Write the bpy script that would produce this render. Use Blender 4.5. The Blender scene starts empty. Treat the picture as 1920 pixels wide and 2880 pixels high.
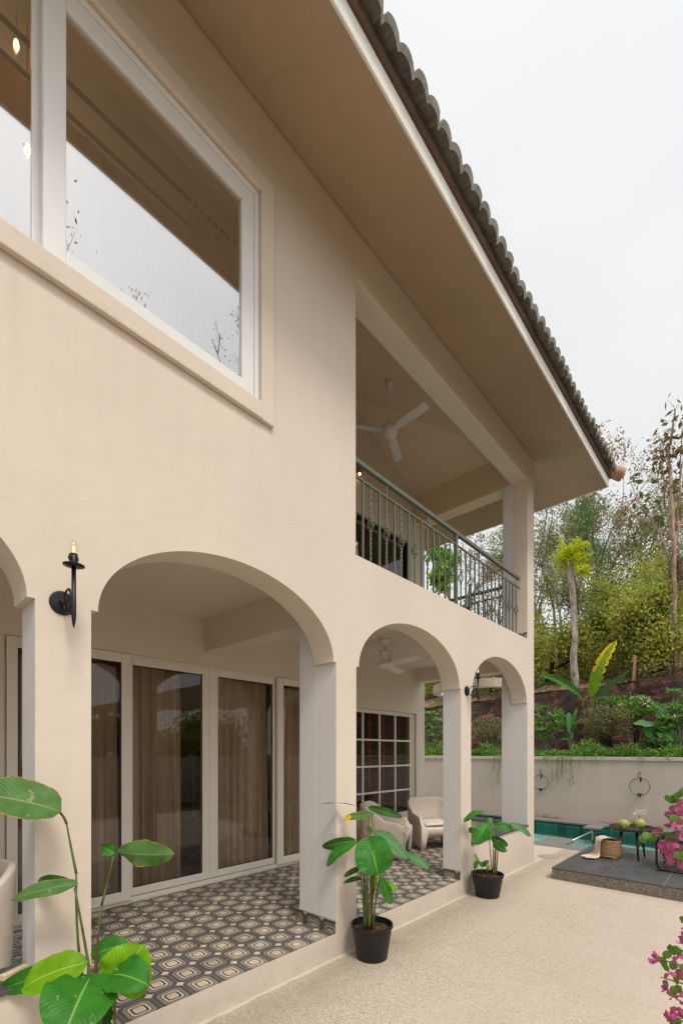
import bpy, math, random
import numpy as np
from mathutils import Vector, Matrix
R_ = math.radians
scene = bpy.context.scene
col = scene.collection
random.seed(7)
rng = np.random.default_rng(11)

# ------------------------------------------------------------------ camera
TH = math.atan(1173/1278.0); FPX = 1278.0; CXP = 960.0; HOR = 2116.0
CAM = Vector((2.503, 0.0, 1.648))
cd = bpy.data.cameras.new('camera'); cam = bpy.data.objects.new('camera', cd); col.objects.link(cam)
cam.location = CAM; cam.rotation_euler = (R_(90), 0, TH)
cd.sensor_fit = 'HORIZONTAL'; cd.sensor_width = 36; cd.lens = FPX/1920*36
cd.shift_y = (HOR-1440)/1920; cd.clip_start = .05; cd.clip_end = 600
scene.camera = cam
FV = Vector((-math.sin(TH), math.cos(TH), 0)); RV = Vector((math.cos(TH), math.sin(TH), 0))
def _ray(u, v): return FV + RV*((u-CXP)/FPX) + Vector((0, 0, -(v-HOR)/FPX))
def onx(u, v, x):
    r = _ray(u, v); return CAM + r*((x-CAM.x)/r.x)
def ony(u, v, y):
    r = _ray(u, v); return CAM + r*(y/r.y)
def onz(u, v, z):
    r = _ray(u, v); return CAM + r*((z-CAM.z)/r.z)
def ond(u, v, d): return CAM + _ray(u, v)*d

# ------------------------------------------------------------------ world, sun, exposure
SUN_EL = R_(56); SUN_AZ = R_(-18)       # azimuth measured from +x towards +y
w = bpy.data.worlds.new("World"); scene.world = w; w.use_nodes = True
nt = w.node_tree; nt.nodes.clear()
wo = nt.nodes.new('ShaderNodeOutputWorld'); mx = nt.nodes.new('ShaderNodeMixShader')
b1 = nt.nodes.new('ShaderNodeBackground'); b2 = nt.nodes.new('ShaderNodeBackground')
sky = nt.nodes.new('ShaderNodeTexSky'); sky.sky_type = 'NISHITA'; sky.sun_disc = False
sky.sun_elevation = SUN_EL; sky.sun_rotation = R_(90) - SUN_AZ
b1.inputs[1].default_value = .10
nt.links.new(sky.outputs[0], b1.inputs[0])
tcw = nt.nodes.new('ShaderNodeTexCoord'); nw = nt.nodes.new('ShaderNodeTexNoise')
nw.inputs['Scale'].default_value = 2.2; nw.inputs['Detail'].default_value = 5; nw.inputs['Roughness'].default_value = .5
mpw = nt.nodes.new('ShaderNodeMapping'); mpw.inputs['Scale'].default_value = (1, 1, 2.2)
crw = nt.nodes.new('ShaderNodeValToRGB')
crw.color_ramp.elements[0].position = .3; crw.color_ramp.elements[0].color = (.84, .85, .865, 1)
crw.color_ramp.elements[1].position = .66; crw.color_ramp.elements[1].color = (.93, .93, .925, 1)
nt.links.new(tcw.outputs['Generated'], mpw.inputs[0]); nt.links.new(mpw.outputs[0], nw.inputs['Vector'])
nt.links.new(nw.outputs[0], crw.inputs[0]); nt.links.new(crw.outputs[0], b2.inputs[0])
geo = nt.nodes.new('ShaderNodeVectorMath'); geo.operation = 'DOT_PRODUCT'; nt.links.new(tcw.outputs['Generated'], geo.inputs[0])
geo.inputs[1].default_value = (math.cos(SUN_EL)*math.cos(SUN_AZ), math.cos(SUN_EL)*math.sin(SUN_AZ), math.sin(SUN_EL))
def _m(op, a, b_, cl=False):
    q = nt.nodes.new('ShaderNodeMath'); q.operation = op; q.use_clamp = cl
    for i_, x_ in enumerate((a, b_)):
        if isinstance(x_, (int, float)): q.inputs[i_].default_value = x_
        else: nt.links.new(x_, q.inputs[i_])
    return q.outputs[0]
# overcast: even grey base, brighter cloud around the hidden sun
glow = _m('POWER', _m('MAXIMUM', geo.outputs['Value'], 0), 4.0)
nt.links.new(_m('ADD', _m('MULTIPLY', glow, .95), .70), b2.inputs[1])
mx.inputs[0].default_value = .93
nt.links.new(b1.outputs[0], mx.inputs[1]); nt.links.new(b2.outputs[0], mx.inputs[2]); nt.links.new(mx.outputs[0], wo.inputs[0])
sd = bpy.data.lights.new('sun', 'SUN'); sd.energy = 1.5; sd.angle = R_(15); sd.color = (1, .93, .84)
sun = bpy.data.objects.new('sun', sd); col.objects.link(sun)
sdir = Vector((math.cos(SUN_EL)*math.cos(SUN_AZ), math.cos(SUN_EL)*math.sin(SUN_AZ), math.sin(SUN_EL)))
sun.rotation_euler = sdir.to_track_quat('Z', 'Y').to_euler(); sun.location = (6, -3, 12)
scene.view_settings.view_transform = 'Standard'; scene.view_settings.look = 'None'
scene.view_settings.exposure = .52; scene.view_settings.gamma = 1
scene.render.engine = 'CYCLES'
scene.cycles.max_bounces = 8; scene.cycles.transparent_max_bounces = 16

# ------------------------------------------------------------------ mesh helpers
class MB:
    def __init__(s): s.v = []; s.f = []; s.m = []; s.uv = []; s.hasuv = False
    def face(s, idx, m=0, uv=None):
        s.f.append(tuple(idx)); s.m.append(m); s.uv.append(uv)
        if uv: s.hasuv = True
    def quad(s, a, b, c, d, m=0):
        n = len(s.v); s.v += [tuple(a), tuple(b), tuple(c), tuple(d)]; s.face((n, n+1, n+2, n+3), m)
    def box(s, x0, x1, y0, y1, z0, z1, m=0):
        n = len(s.v)
        s.v += [(x, y, z) for z in (z0, z1) for y in (y0, y1) for x in (x0, x1)]
        for q in ((0, 2, 3, 1), (4, 5, 7, 6), (0, 1, 5, 4), (2, 6, 7, 3), (0, 4, 6, 2), (1, 3, 7, 5)):
            s.face([n+i for i in q], m)
        return s
    def tube(s, path, rad, n=8, cap=True, m=0, sq=False):
        path = [Vector(p) for p in path]; k = len(path)
        if not isinstance(rad, (list, tuple)): rad = [rad]*k
        base = len(s.v); prev = None
        for i, p in enumerate(path):
            t = (path[min(i+1, k-1)]-path[max(i-1, 0)])
            t = t.normalized() if t.length > 1e-9 else Vector((0, 0, 1))
            if prev is None:
                a = Vector((0, 0, 1)) if abs(t.z) < .9 else Vector((1, 0, 0))
                u = t.cross(a).normalized()
            else:
                u = prev - t*prev.dot(t); u = u.normalized() if u.length > 1e-6 else t.orthogonal().normalized()
            prev = u; vv = t.cross(u)
            for j in range(n):
                an = 2*math.pi*(j+.5)/n; q = p + (u*math.cos(an)+vv*math.sin(an))*rad[i]
                s.v.append(tuple(q))
        for i in range(k-1):
            for j in range(n):
                a = base+i*n+j; b = base+i*n+(j+1) % n
                s.face((a, b, b+n, a+n), m)
        if cap:
            s.face([base+j for j in range(n)][::-1], m); s.face([base+(k-1)*n+j for j in range(n)], m)
        return s
    def lathe(s, prof, c=(0, 0, 0), n=24, m=0, closed=False):
        base = len(s.v); k = len(prof); c = Vector(c)
        for r, z in prof:
            for j in range(n):
                a = 2*math.pi*j/n; s.v.append((c.x+r*math.cos(a), c.y+r*math.sin(a), c.z+z))
        for i in range(k-1):
            for j in range(n):
                a = base+i*n+j; b = base+i*n+(j+1) % n; s.face((a, b, b+n, a+n), m)
        s.face([base+j for j in range(n)][::-1], m); s.face([base+(k-1)*n+j for j in range(n)], m)
        return s
    def grid(s, P, m=0, uv=None, closed_u=False):
        base = len(s.v); nu = len(P); nv = len(P[0])
        for row in P:
            for p in row: s.v.append(tuple(p))
        for i in range(nu if closed_u else nu-1):
            for j in range(nv-1):
                a = base+i*nv+j; b = base+((i+1) % nu)*nv+j
                u = [uv[i][j], uv[(i+1) % nu][j], uv[(i+1) % nu][j+1], uv[i][j+1]] if uv else None
                s.face((a, b, b+1, a+1), m, u)
        return s
    def build(s, name, mats, parent=None, smooth=False, bevel=0, loc=None):
        me = bpy.data.meshes.new(name); me.from_pydata(s.v, [], s.f)
        if not isinstance(mats, (list, tuple)): mats = [mats]
        for mm in mats: me.materials.append(mm)
        if len(mats) > 1: me.polygons.foreach_set('material_index', s.m)
        if smooth: me.polygons.foreach_set('use_smooth', [True]*len(s.f))
        if s.hasuv:
            ul = me.uv_layers.new(name='UVMap'); dat = []
            for f, u in zip(s.f, s.uv):
                dat += [c for q in (u if u else [(0, 0)]*len(f)) for c in q]
            ul.data.foreach_set('uv', dat)
        me.update(); o = bpy.data.objects.new(name, me); col.objects.link(o)
        if parent is not None: o.parent = parent
        if loc is not None: o.location = loc
        if bevel:
            b = o.modifiers.new('bevel', 'BEVEL'); b.width = bevel; b.segments = 2; b.limit_method = 'ANGLE'; b.angle_limit = R_(40)
        return o
def tag(o, label=None, cat=None, group=None, kind=None):
    if label: o['label'] = label
    if cat: o['category'] = cat
    if group: o['group'] = group
    if kind: o['kind'] = kind
    return o
def empty(name, loc=(0, 0, 0), rz=0, label=None, cat=None, group=None):
    o = bpy.data.objects.new(name, None); col.objects.link(o); o.location = loc; o.rotation_euler = (0, 0, rz)
    o.empty_display_size = .2
    return tag(o, label, cat, group)
def copy_tree(o, parent=None):
    c = o.copy(); col.objects.link(c); c.parent = parent
    for ch in list(o.children): copy_tree(ch, c)
    return c
def bez(p0, p1, p2, n):
    p0, p1, p2 = Vector(p0), Vector(p1), Vector(p2)
    return [p0*(1-t)**2+p1*2*t*(1-t)+p2*t*t for t in [i/n for i in range(n+1)]]

# ------------------------------------------------------------------ materials
class NT:
    def __init__(s, name):
        s.mat = bpy.data.materials.new(name); s.mat.use_nodes = True; s.t = s.mat.node_tree; s.t.nodes.clear()
        s.out = s.t.nodes.new('ShaderNodeOutputMaterial')
    def n(s, ty, **k):
        nd = s.t.nodes.new(ty)
        for a, b in k.items(): setattr(nd, a, b)
        return nd
    def l(s, a, b): s.t.links.new(a, b)
    def val(s, sock, v):
        if isinstance(v, bpy.types.NodeSocket): s.l(v, sock)
        else: sock.default_value = v
    def math(s, op, a, b=0, c=None, clamp=False):
        nd = s.n('ShaderNodeMath', operation=op); nd.use_clamp = clamp
        s.val(nd.inputs[0], a); s.val(nd.inputs[1], b)
        if c is not None: s.val(nd.inputs[2], c)
        return nd.outputs[0]
    def mix(s, f, a, b, bl='MIX'):
        nd = s.n('ShaderNodeMix', data_type='RGBA', blend_type=bl); s.val(nd.inputs[0], f)
        for i, q in ((6, a), (7, b)):
            if isinstance(q, (tuple, list)): q = tuple(q)[:3]+(1,)
            s.val(nd.inputs[i], q)
        return nd.outputs[2]
    def noise(s, vec, scale, detail=4, rough=.55):
        nd = s.n('ShaderNodeTexNoise'); nd.inputs['Scale'].default_value = scale
        nd.inputs['Detail'].default_value = detail; nd.inputs['Roughness'].default_value = rough
        s.l(vec, nd.inputs['Vector']); return nd.outputs[0]
    def ramp(s, f, stops):
        nd = s.n('ShaderNodeValToRGB'); s.l(f, nd.inputs[0]); e = nd.color_ramp.elements
        while len(e) < len(stops): e.new(.5)
        for q, (p, c) in zip(e, stops): q.position = p; q.color = tuple(c)[:3]+(1,)
        return nd.outputs[0]
    def obj(s): return s.n('ShaderNodeTexCoord').outputs['Object']
    def sc(s, vec, k):
        nd = s.n('ShaderNodeMapping'); nd.inputs['Scale'].default_value = k; s.l(vec, nd.inputs[0]); return nd.outputs[0]
    def bump(s, h, st=.3, d=.01):
        nd = s.n('ShaderNodeBump'); nd.inputs['Strength'].default_value = st; nd.inputs['Distance'].default_value = d
        s.l(h, nd.inputs['Height']); return nd.outputs[0]
    def bsdf(s, color, rough=.6, metal=0, spec=.5, normal=None, **k):
        nd = s.n('ShaderNodeBsdfPrincipled')
        if isinstance(color, (tuple, list)): color = tuple(color)[:3]+(1,)
        s.val(nd.inputs['Base Color'], color); s.val(nd.inputs['Roughness'], rough)
        nd.inputs['Metallic'].default_value = metal; nd.inputs['Specular IOR Level'].default_value = spec
        if normal is not None: s.l(normal, nd.inputs['Normal'])
        for a, b in k.items(): s.val(nd.inputs[a], b)
        return nd.outputs[0]
    def fin(s, sh): s.l(sh, s.out.inputs[0]); return s.mat
def mk(c, f): return tuple(min(1, x*f) for x in c)
def simple(name, c, rough=.5, metal=0, var=.12, scale=8, bump=0, bscale=60, spec=.5):
    t = NT(name); o = t.obj(); n = t.noise(o, scale)
    cc = t.ramp(n, [(.3, mk(c, 1-var)), (.7, mk(c, 1+var))])
    nm = t.bump(t.noise(o, bscale, 5), bump, .01) if bump else None
    return t.fin(t.bsdf(cc, rough, metal, spec, nm))
def plaster(name, c, dirt=.0, bs=.25, stain=.06, warm=None, cracks=False):
    t = NT(name); o = t.obj()
    n1 = t.noise(o, 1.1, 6, .6); n2 = t.noise(t.sc(o, (6, 6, 1.2)), 1.5, 5)
    cc = t.ramp(n1, [(.25, mk(c, 1-stain)), (.75, mk(c, 1+stain*.6))])
    cc = t.mix(t.math('MULTIPLY', t.math('SUBTRACT', n2, .45, clamp=True), .5), cc, warm or mk(c, .8))
    # grime rising from the foot of the wall
    sp = t.n('ShaderNodeSeparateXYZ'); t.l(o, sp.inputs[0])
    if dirt:
        low = t.math('SUBTRACT', 1, t.math('DIVIDE', sp.outputs[2], .55), clamp=True)
        g = t.math('MULTIPLY', t.math('MULTIPLY', low, t.noise(o, 7, 6, .7)), dirt, clamp=True)
        cc = t.mix(g, cc, mk(c, .55))
    if cracks:
        vc = t.n('ShaderNodeTexVoronoi', feature='DISTANCE_TO_EDGE'); vc.inputs['Scale'].default_value = .9
        wv = t.n('ShaderNodeMix', data_type='RGBA', blend_type='ADD'); wv.inputs[0].default_value = .35; t.l(o, wv.inputs[6])
        nz_ = t.n('ShaderNodeTexNoise'); nz_.inputs['Scale'].default_value = 3.5; nz_.inputs['Detail'].default_value = 6; t.l(o, nz_.inputs['Vector']); t.l(nz_.outputs['Color'], wv.inputs[7]); t.l(wv.outputs[2], vc.inputs['Vector'])
        cm = t.math('MULTIPLY', t.math('LESS_THAN', vc.outputs['Distance'], .004), t.math('GREATER_THAN', t.noise(o, .8, 3), .55))
        cc = t.mix(t.math('MULTIPLY', cm, .20), cc, mk(c, .6))
        pt_ = t.noise(t.sc(o, (1, 1, .5)), .45, 4, .5); cc = t.mix(t.math('MULTIPLY', t.math('SUBTRACT', pt_, .52, clamp=True), 1.3), cc, (.60, .52, .44))
        # faint drips below the window sill
        dz = t.math('DIVIDE', t.math('SUBTRACT', 3.95, sp.outputs[2]), .9, clamp=True); dm = t.math('MULTIPLY', t.math('SUBTRACT', 1, dz), t.math('GREATER_THAN', dz, .001))
        dm = t.math('MULTIPLY', dm, t.math('LESS_THAN', sp.outputs[1], 2.0)); st_ = t.noise(t.sc(o, (9, 9, .35)), 1.6, 4)
        cc = t.mix(t.math('MULTIPLY', t.math('MULTIPLY', dm, t.math('SUBTRACT', st_, .50, clamp=True)), .8, clamp=True), cc, mk(c, .62))
    # trowel marks and little chips
    vr = t.n('ShaderNodeTexVoronoi'); vr.inputs['Scale'].default_value = 26; t.l(t.sc(o, (1, 1, 1.8)), vr.inputs['Vector'])
    chips = t.math('MULTIPLY', t.math('LESS_THAN', vr.outputs['Distance'], .10), t.math('GREATER_THAN', t.noise(o, 3.1, 3), .56))
    h = t.math('ADD', t.math('MULTIPLY', t.noise(t.sc(o, (1, 1, 1.25)), 13, 8, .72), .8), t.math('MULTIPLY', n1, 2.5))
    h = t.math('SUBTRACT', h, t.math('MULTIPLY', chips, .5))
    return t.fin(t.bsdf(cc, .85, 0, .25, t.bump(h, bs, .012)))
M = {}
M['facade'] = plaster('facade_plaster', (.67, .575, .475), dirt=.9, bs=.30, cracks=True)
M['inner'] = plaster('offwhite_plaster', (.72, .64, .525), bs=.12, stain=.03)
M['innerup'] = plaster('balcony_plaster', (.80, .64, .47), bs=.12, stain=.03)
M['reveal'] = plaster('pale_reveal_plaster', (.74, .715, .70), bs=.10, stain=.03)
M['soffit'] = plaster('soffit_plaster_shaded', (.45, .335, .225), bs=.18, stain=.10, cracks=True)  # browner than the facade: under-eave shade is put into this colour
M['fascia'] = plaster('fascia_plaster', (.80, .78, .72), bs=.1, stain=.04)
M['poolwall'] = plaster('garden_wall_plaster', (.585, .475, .415), dirt=.5, bs=.2, stain=.07)
M['upvc'] = simple('white_frame', (.78, .72, .63), .35, var=.02)
M['greyframe'] = simple('window_frame', (.72, .72, .70), .35, var=.02)
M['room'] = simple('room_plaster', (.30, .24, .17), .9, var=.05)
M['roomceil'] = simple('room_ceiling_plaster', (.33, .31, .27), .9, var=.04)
M['wood'] = simple('dark_timber', (.12, .07, .045), .5, var=.3, scale=5)
M['black'] = simple('black_metal', (.010, .010, .011), .42, .3, var=.2, bump=.05)
M['railgreen'] = simple('sage_green_paint', (.12, .138, .100), .5, var=.10, scale=20, bump=.08)
M['chair'] = simple('beige_plastic', (.66, .565, .46), .38, var=.02)
M['white'] = simple('white_enamel', (.78, .77, .75), .4, var=.02)
M['pot'] = simple('black_plastic', (.006, .006, .007), .5, var=.2)
M['soil'] = simple('potting_soil', (.07, .032, .018), .95, var=.5, scale=60, bump=1, bscale=80)
M['tableblack'] = simple('black_lacquer', (.012, .010, .010), .35, var=.2)
M['tabletop'] = simple('dark_walnut', (.045, .026, .019), .25, var=.35, scale=14)
M['coconut'] = simple('green_husk', (.33, .36, .045), .45, var=.25, scale=9)
M['cut'] = simple('pale_husk', (.65, .62, .40), .7)
M['lightwood'] = simple('pine_block', (.68, .52, .34), .6, var=.1)
M['steel'] = simple('brushed_steel', (.55, .55, .53), .3, .9, var=.03)
M['slate'] = simple('slate_cap', (.075, .075, .080), .45, var=.2, scale=6, bump=.1)
M['cushion'] = simple('cream_cushion', (.72, .66, .60), .95, var=.06, scale=30, bump=.6, bscale=140)
M['greycushion'] = simple('grey_knit', (.20, .175, .155), .95, var=.35, scale=120, bump=1, bscale=180)
M['blackstrap'] = simple('black_cushion', (.015, .014, .014), .9)

def m_tiles(name='cement_tile', wall=False):
    t = NT(name); o = t.obj(); sp = t.n('ShaderNodeSeparateXYZ'); t.l(o, sp.inputs[0]); P = .199
    if not wall:
        fx = t.math('SUBTRACT', t.math('FRACT', t.math('DIVIDE', t.math('ADD', sp.outputs[0], .087+P/2+P*40), P)), .5)
        fy = t.math('SUBTRACT', t.math('FRACT', t.math('DIVIDE', t.math('ADD', sp.outputs[1], -.131+P/2+P*40), P)), .5)
        ix = t.math('FLOOR', t.math('DIVIDE', t.math('ADD', sp.outputs[0], .087+P/2+P*40), P))
        iy = t.math('FLOOR', t.math('DIVIDE', t.math('ADD', sp.outputs[1], -.131+P/2+P*40), P))
    else:   # skirting strips standing on the floor: the run is x or y, whichever the face follows
        P = .199
        run = t.math('ADD', sp.outputs[0], sp.outputs[1])
        fx = t.math('SUBTRACT', t.math('FRACT', t.math('DIVIDE', t.math('ADD', run, .087+P*40), P)), .5)
        zz = t.math('SUBTRACT', sp.outputs[2], .184 if wall == 1 else 3.315)
        fy = t.math('DIVIDE', t.math('ADD', zz, .0), P)
        ix = t.math('FLOOR', t.math('DIVIDE', t.math('ADD', run, .087+P*40), P)); iy = 0.0
    ax = t.math('ABSOLUTE', fx); ay = t.math('ABSOLUTE', fy)
    d = t.math('MAXIMUM', t.math('MAXIMUM', ax, ay), t.math('MULTIPLY', t.math('ADD', ax, ay), .58))
    dark = (.095, .090, .078); grey = (.265, .245, .21); brown = (.105, .045, .02); cream = (.66, .56, .43); ring = (.085, .066, .05)
    cr = t.n('ShaderNodeValToRGB'); cr.color_ramp.interpolation = 'CONSTANT'; t.l(d, cr.inputs[0]); e = cr.color_ramp.elements
    st = [(0, cream), (.150, ring), (.212, cream), (.268, brown), (.298, grey), (.382, dark), (.493, cream)]
    while len(e) < len(st): e.new(.5)
    for q, (p, c) in zip(e, st): q.position = p; q.color = c+(1,)
    # eight-petalled flower
    r = t.math('SQRT', t.math('ADD', t.math('MULTIPLY', fx, fx), t.math('MULTIPLY', fy, fy)))
    an = t.math('ARCTAN2', fy, fx)
    pet = t.math('ABSOLUTE', t.math('SINE', t.math('MULTIPLY', an, 4)))
    inner = t.math('MULTIPLY', t.math('GREATER_THAN', r, .03), t.math('LESS_THAN', r, .118))
    wdt = t.math('MULTIPLY', t.math('LESS_THAN', pet, .42), inner)
    inkc = t.math('MULTIPLY', wdt, t.math('GREATER_THAN', t.math('MULTIPLY', r, 10), .35))
    c1 = t.mix(inkc, cr.outputs[0], (.12, .10, .085))
    # grout line and per tile wear
    gm = t.math('GREATER_THAN', t.math('MAXIMUM', ax, ay), .4935)
    c1 = t.mix(t.math('MULTIPLY', gm, .7), c1, (.33, .28, .22))
    wn = t.n('ShaderNodeTexWhiteNoise', noise_dimensions='2D'); cb = t.n('ShaderNodeCombineXYZ'); t.val(cb.inputs[0], ix); t.val(cb.inputs[1], iy)
    t.l(cb.outputs[0], wn.inputs['Vector'])
    k = t.math('ADD', .72, t.math('MULTIPLY', wn.outputs[0], .40)); nz = t.noise(o, 22, 6, .7)
    k = t.math('MULTIPLY', k, t.math('ADD', .72, t.math('MULTIPLY', nz, .5)))
    vm = t.n('ShaderNodeVectorMath', operation='SCALE'); t.l(c1, vm.inputs[0]); t.l(k, vm.inputs['Scale'])
    return t.fin(t.bsdf(vm.outputs[0], t.math('ADD', .38, t.math('MULTIPLY', nz, .25)), 0, .4, t.bump(nz, .08, .004)))
M['tile'] = m_tiles(); M['skirt'] = m_tiles('cement_tile_skirting', 1); M['skirtup'] = m_tiles('cement_tile_skirting_upper', 2)

def m_ground():
    t = NT('washed_aggregate'); o = t.obj()
    vr = t.n('ShaderNodeTexVoronoi'); vr.inputs['Scale'].default_value = 165; t.l(o, vr.inputs['Vector'])
    vr2 = t.n('ShaderNodeTexVoronoi'); vr2.inputs['Scale'].default_value = 330; t.l(o, vr2.inputs['Vector'])
    sp = t.n('ShaderNodeSeparateXYZ'); t.l(vr.outputs['Color'], sp.inputs[0])
    c = t.ramp(sp.outputs[0], [(0, (.17, .14, .10)), (.15, (.36, .30, .22)), (.42, (.46, .378, .290)), (.8, (.55, .465, .368)), (1, (.70, .63, .51))])
    smooth = (.60, .49, .405)
    # plain screed border by the house end and pool, pebbles elsewhere
    pos = t.n('ShaderNodeSeparateXYZ'); t.l(o, pos.inputs[0])
    wob = t.math('MULTIPLY', t.math('SUBTRACT', t.noise(o, 5, 4), .5), .10)
    strip = t.math('LESS_THAN', t.math('ADD', pos.outputs[0], wob), .035)
    far = t.math('MULTIPLY', t.math('SUBTRACT', pos.outputs[1], 5.0), .55, clamp=True)
    big = t.noise(o, .55, 5)
    worn = t.math('MULTIPLY', t.math('SUBTRACT', t.math('ADD', t.noise(o, 1.3, 6), t.math('MULTIPLY', pos.outputs[0], .22)), .42, clamp=True), 1.5, clamp=True)
    k = t.math('MAXIMUM', strip, t.math('MAXIMUM', far, t.math('MULTIPLY', worn, .80)))
    c = t.mix(k, c, t.mix(t.noise(o, 30, 5), smooth, mk(smooth, .86)))
    st = t.math('MULTIPLY', t.math('SUBTRACT', t.noise(o, .9, 6, .65), .5, clamp=True), 1.1)
    c = t.mix(st, c, (.38, .30, .21))
    # mottled darker band close to the plinth
    near = t.math('SUBTRACT', 1, t.math('DIVIDE', t.math('ABSOLUTE', t.math('SUBTRACT', pos.outputs[0], .16)), .42), clamp=True)
    c = t.mix(t.math('MULTIPLY', t.math('MULTIPLY', near, t.noise(o, 2.6, 5, .7)), t.math('SUBTRACT', 1, strip)), c, (.25, .205, .145))
    # saw-cut joints
    def joint(s, p, off):
        f = t.math('FRACT', t.math('DIVIDE', t.math('ADD', s, off), p)); return t.math('LESS_THAN', f, .004/p)
    j = t.math('MAXIMUM', joint(pos.outputs[0], 1.25, 20.4), joint(pos.outputs[1], 1.7, 30.5))
    c = t.mix(t.math('MULTIPLY', j, .5), c, (.33, .24, .15))
    h = t.math('ADD', t.math('MULTIPLY', vr.outputs['Distance'], t.math('SUBTRACT', 1.1, k)), t.math('MULTIPLY', vr2.outputs['Distance'], .3))
    return t.fin(t.bsdf(c, .8, 0, .35, t.bump(h, .2, .003)))
M['ground'] = m_ground()
def m_laterite():
    t = NT('laterite_masonry'); o = t.obj()
    n1 = t.noise(o, 5.5, 8, .75); n2 = t.noise(t.sc(o, (1, 1, .5)), 2.3, 6, .7)
    c = t.ramp(n1, [(.30, (.012, .010, .010)), (.44, (.075, .040, .032)), (.52, (.22, .085, .06)), (.62, (.36, .18, .14)), (.74, (.50, .42, .38))])
    c = t.mix(t.math('MULTIPLY', t.math('SUBTRACT', n2, .41, clamp=True), 5, clamp=True), c, t.mix(t.noise(o, 16, 5, .7), (.015, .014, .014), (.15, .14, .135)))
    bk = t.n('ShaderNodeTexBrick'); t.l(t.sc(t.n('ShaderNodeTexCoord').outputs['Object'], (1, 1, 1)), bk.inputs['Vector'])
    h = t.math('ADD', n1, t.noise(o, 30, 6, .8))
    return t.fin(t.bsdf(c, .95, 0, .2, t.bump(h, 1, .06)))
M['laterite'] = m_laterite()
def m_litter():
    t = NT('leaf_litter_soil'); o = t.obj()
    vr = t.n('ShaderNodeTexVoronoi'); vr.inputs['Scale'].default_value = 14; t.l(o, vr.inputs['Vector'])
    sp = t.n('ShaderNodeSeparateXYZ'); t.l(vr.outputs['Color'], sp.inputs[0])
    c = t.ramp(sp.outputs[0], [(0, (.05, .03, .018)), (.4, (.16, .09, .055)), (.75, (.30, .19, .12)), (1, (.38, .28, .19))])
    c = t.mix(t.math('GREATER_THAN', t.noise(o, .8, 5), .56), c, (.10, .12, .03))
    return t.fin(t.bsdf(c, .95, 0, .1, t.bump(vr.outputs['Distance'], 1, .04)))
M['litter'] = m_litter()
def m_stone(name, c, c2, scale, rough=.55, spk=0):
    t = NT(name); o = t.obj(); n = t.noise(o, scale, 6, .7)
    cc = t.ramp(n, [(.3, c), (.7, c2)]); nm = None
    if spk:
        vr = t.n('ShaderNodeTexVoronoi'); vr.inputs['Scale'].default_value = 150; t.l(o, vr.inputs['Vector'])
        s2 = t.n('ShaderNodeSeparateXYZ'); t.l(vr.outputs['Color'], s2.inputs[0])
        cc = t.mix(t.math('MULTIPLY', t.math('GREATER_THAN', s2.outputs[0], .86), .8), cc, (.45, .38, .30))
    return t.fin(t.bsdf(cc, rough, 0, .4, t.bump(n, .25, .006)))
M['deck'] = m_stone('slate_slab', (.055, .056, .060), (.11, .11, .115), 5, .40)
M['deckedge'] = m_stone('speckled_granite', (.13, .11, .09), (.17, .145, .12), 8, .6, 1)
M['coping'] = m_stone('grey_coping', (.17, .16, .15), (.24, .225, .215), 6, .55)
M['manhole'] = m_stone('screeded_cover', (.30, .245, .20), (.40, .33, .27), 30, .8, 1)
def m_pooltile():
    t = NT('teal_glazed_tile'); o = t.obj(); sp = t.n('ShaderNodeSeparateXYZ'); t.l(o, sp.inputs[0])
    run = t.math('ADD', sp.outputs[0], sp.outputs[1])
    f = t.math('FRACT', t.math('DIVIDE', t.math('ADD', run, 40), .23)); fz = t.math('FRACT', t.math('DIVIDE', t.math('ADD', sp.outputs[2], 9.985), .23))
    g = t.math('MAXIMUM', t.math('LESS_THAN', f, .035), t.math('LESS_THAN', fz, .035))
    wn = t.n('ShaderNodeTexWhiteNoise', noise_dimensions='1D'); t.l(t.math('FLOOR', t.math('DIVIDE', t.math('ADD', run, 40), .23)), wn.inputs['W'])
    c = t.ramp(wn.outputs[0], [(0, (.004, .055, .045)), (.5, (.008, .10, .08)), (1, (.012, .16, .125))])
    c = t.mix(t.math('MULTIPLY', g, .75), c, (.16, .30, .25))
    return t.fin(t.bsdf(c, .15, 0, .5, t.bump(t.noise(o, 12, 3), .1, .01)))
M['pooltile'] = m_pooltile()
M['poolfloor'] = simple('pool_floor_tile', (.30, .72, .60), .4, var=.15, scale=4)
def m_glass(name, tint, rough=.0, refl=1.0, ior=1.45):
    t = NT(name); tr = t.n('ShaderNodeBsdfTransparent'); tr.inputs[0].default_value = tint+(1,)
    gl = t.n('ShaderNodeBsdfGlossy'); gl.inputs['Roughness'].default_value = rough; gl.inputs[0].default_value = (refl, refl, refl, 1)
    lw = t.n('ShaderNodeLayerWeight'); lw.inputs[0].default_value = .5; m = t.n('ShaderNodeMixShader')
    fr = t.math('ADD', ior, t.math('MULTIPLY', t.math('POWER', lw.outputs['Facing'], 5), 1-ior), clamp=True)
    t.l(fr, m.inputs[0]); t.l(tr.outputs[0], m.inputs[1]); t.l(gl.outputs[0], m.inputs[2]); return t, m, gl
t_, m_, g_ = m_glass('clear_pane', (.93, .91, .88), .0, 1.0, .035); M['pane'] = t_.fin(m_.outputs[0])
t_, m_, g_ = m_glass('coated_pane', (.85, .83, .80), .0, 1.0, .33); M['panehi'] = t_.fin(m_.outputs[0])
t_, m_, g_ = m_glass('clear_glass', (.93, .96, .96), .0, 1.0, .05); M['glass'] = t_.fin(m_.outputs[0])
def m_water():
    t = NT('pool_water_surface'); o = t.obj(); nm = t.bump(t.noise(t.sc(o, (1, 2.2, 1)), 5, 3), .2, .02)
    return t.fin(t.bsdf((.80, .97, .93), .0, 0, .5, nm, **{'Transmission Weight': 1.0, 'IOR': 1.33}))
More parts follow.
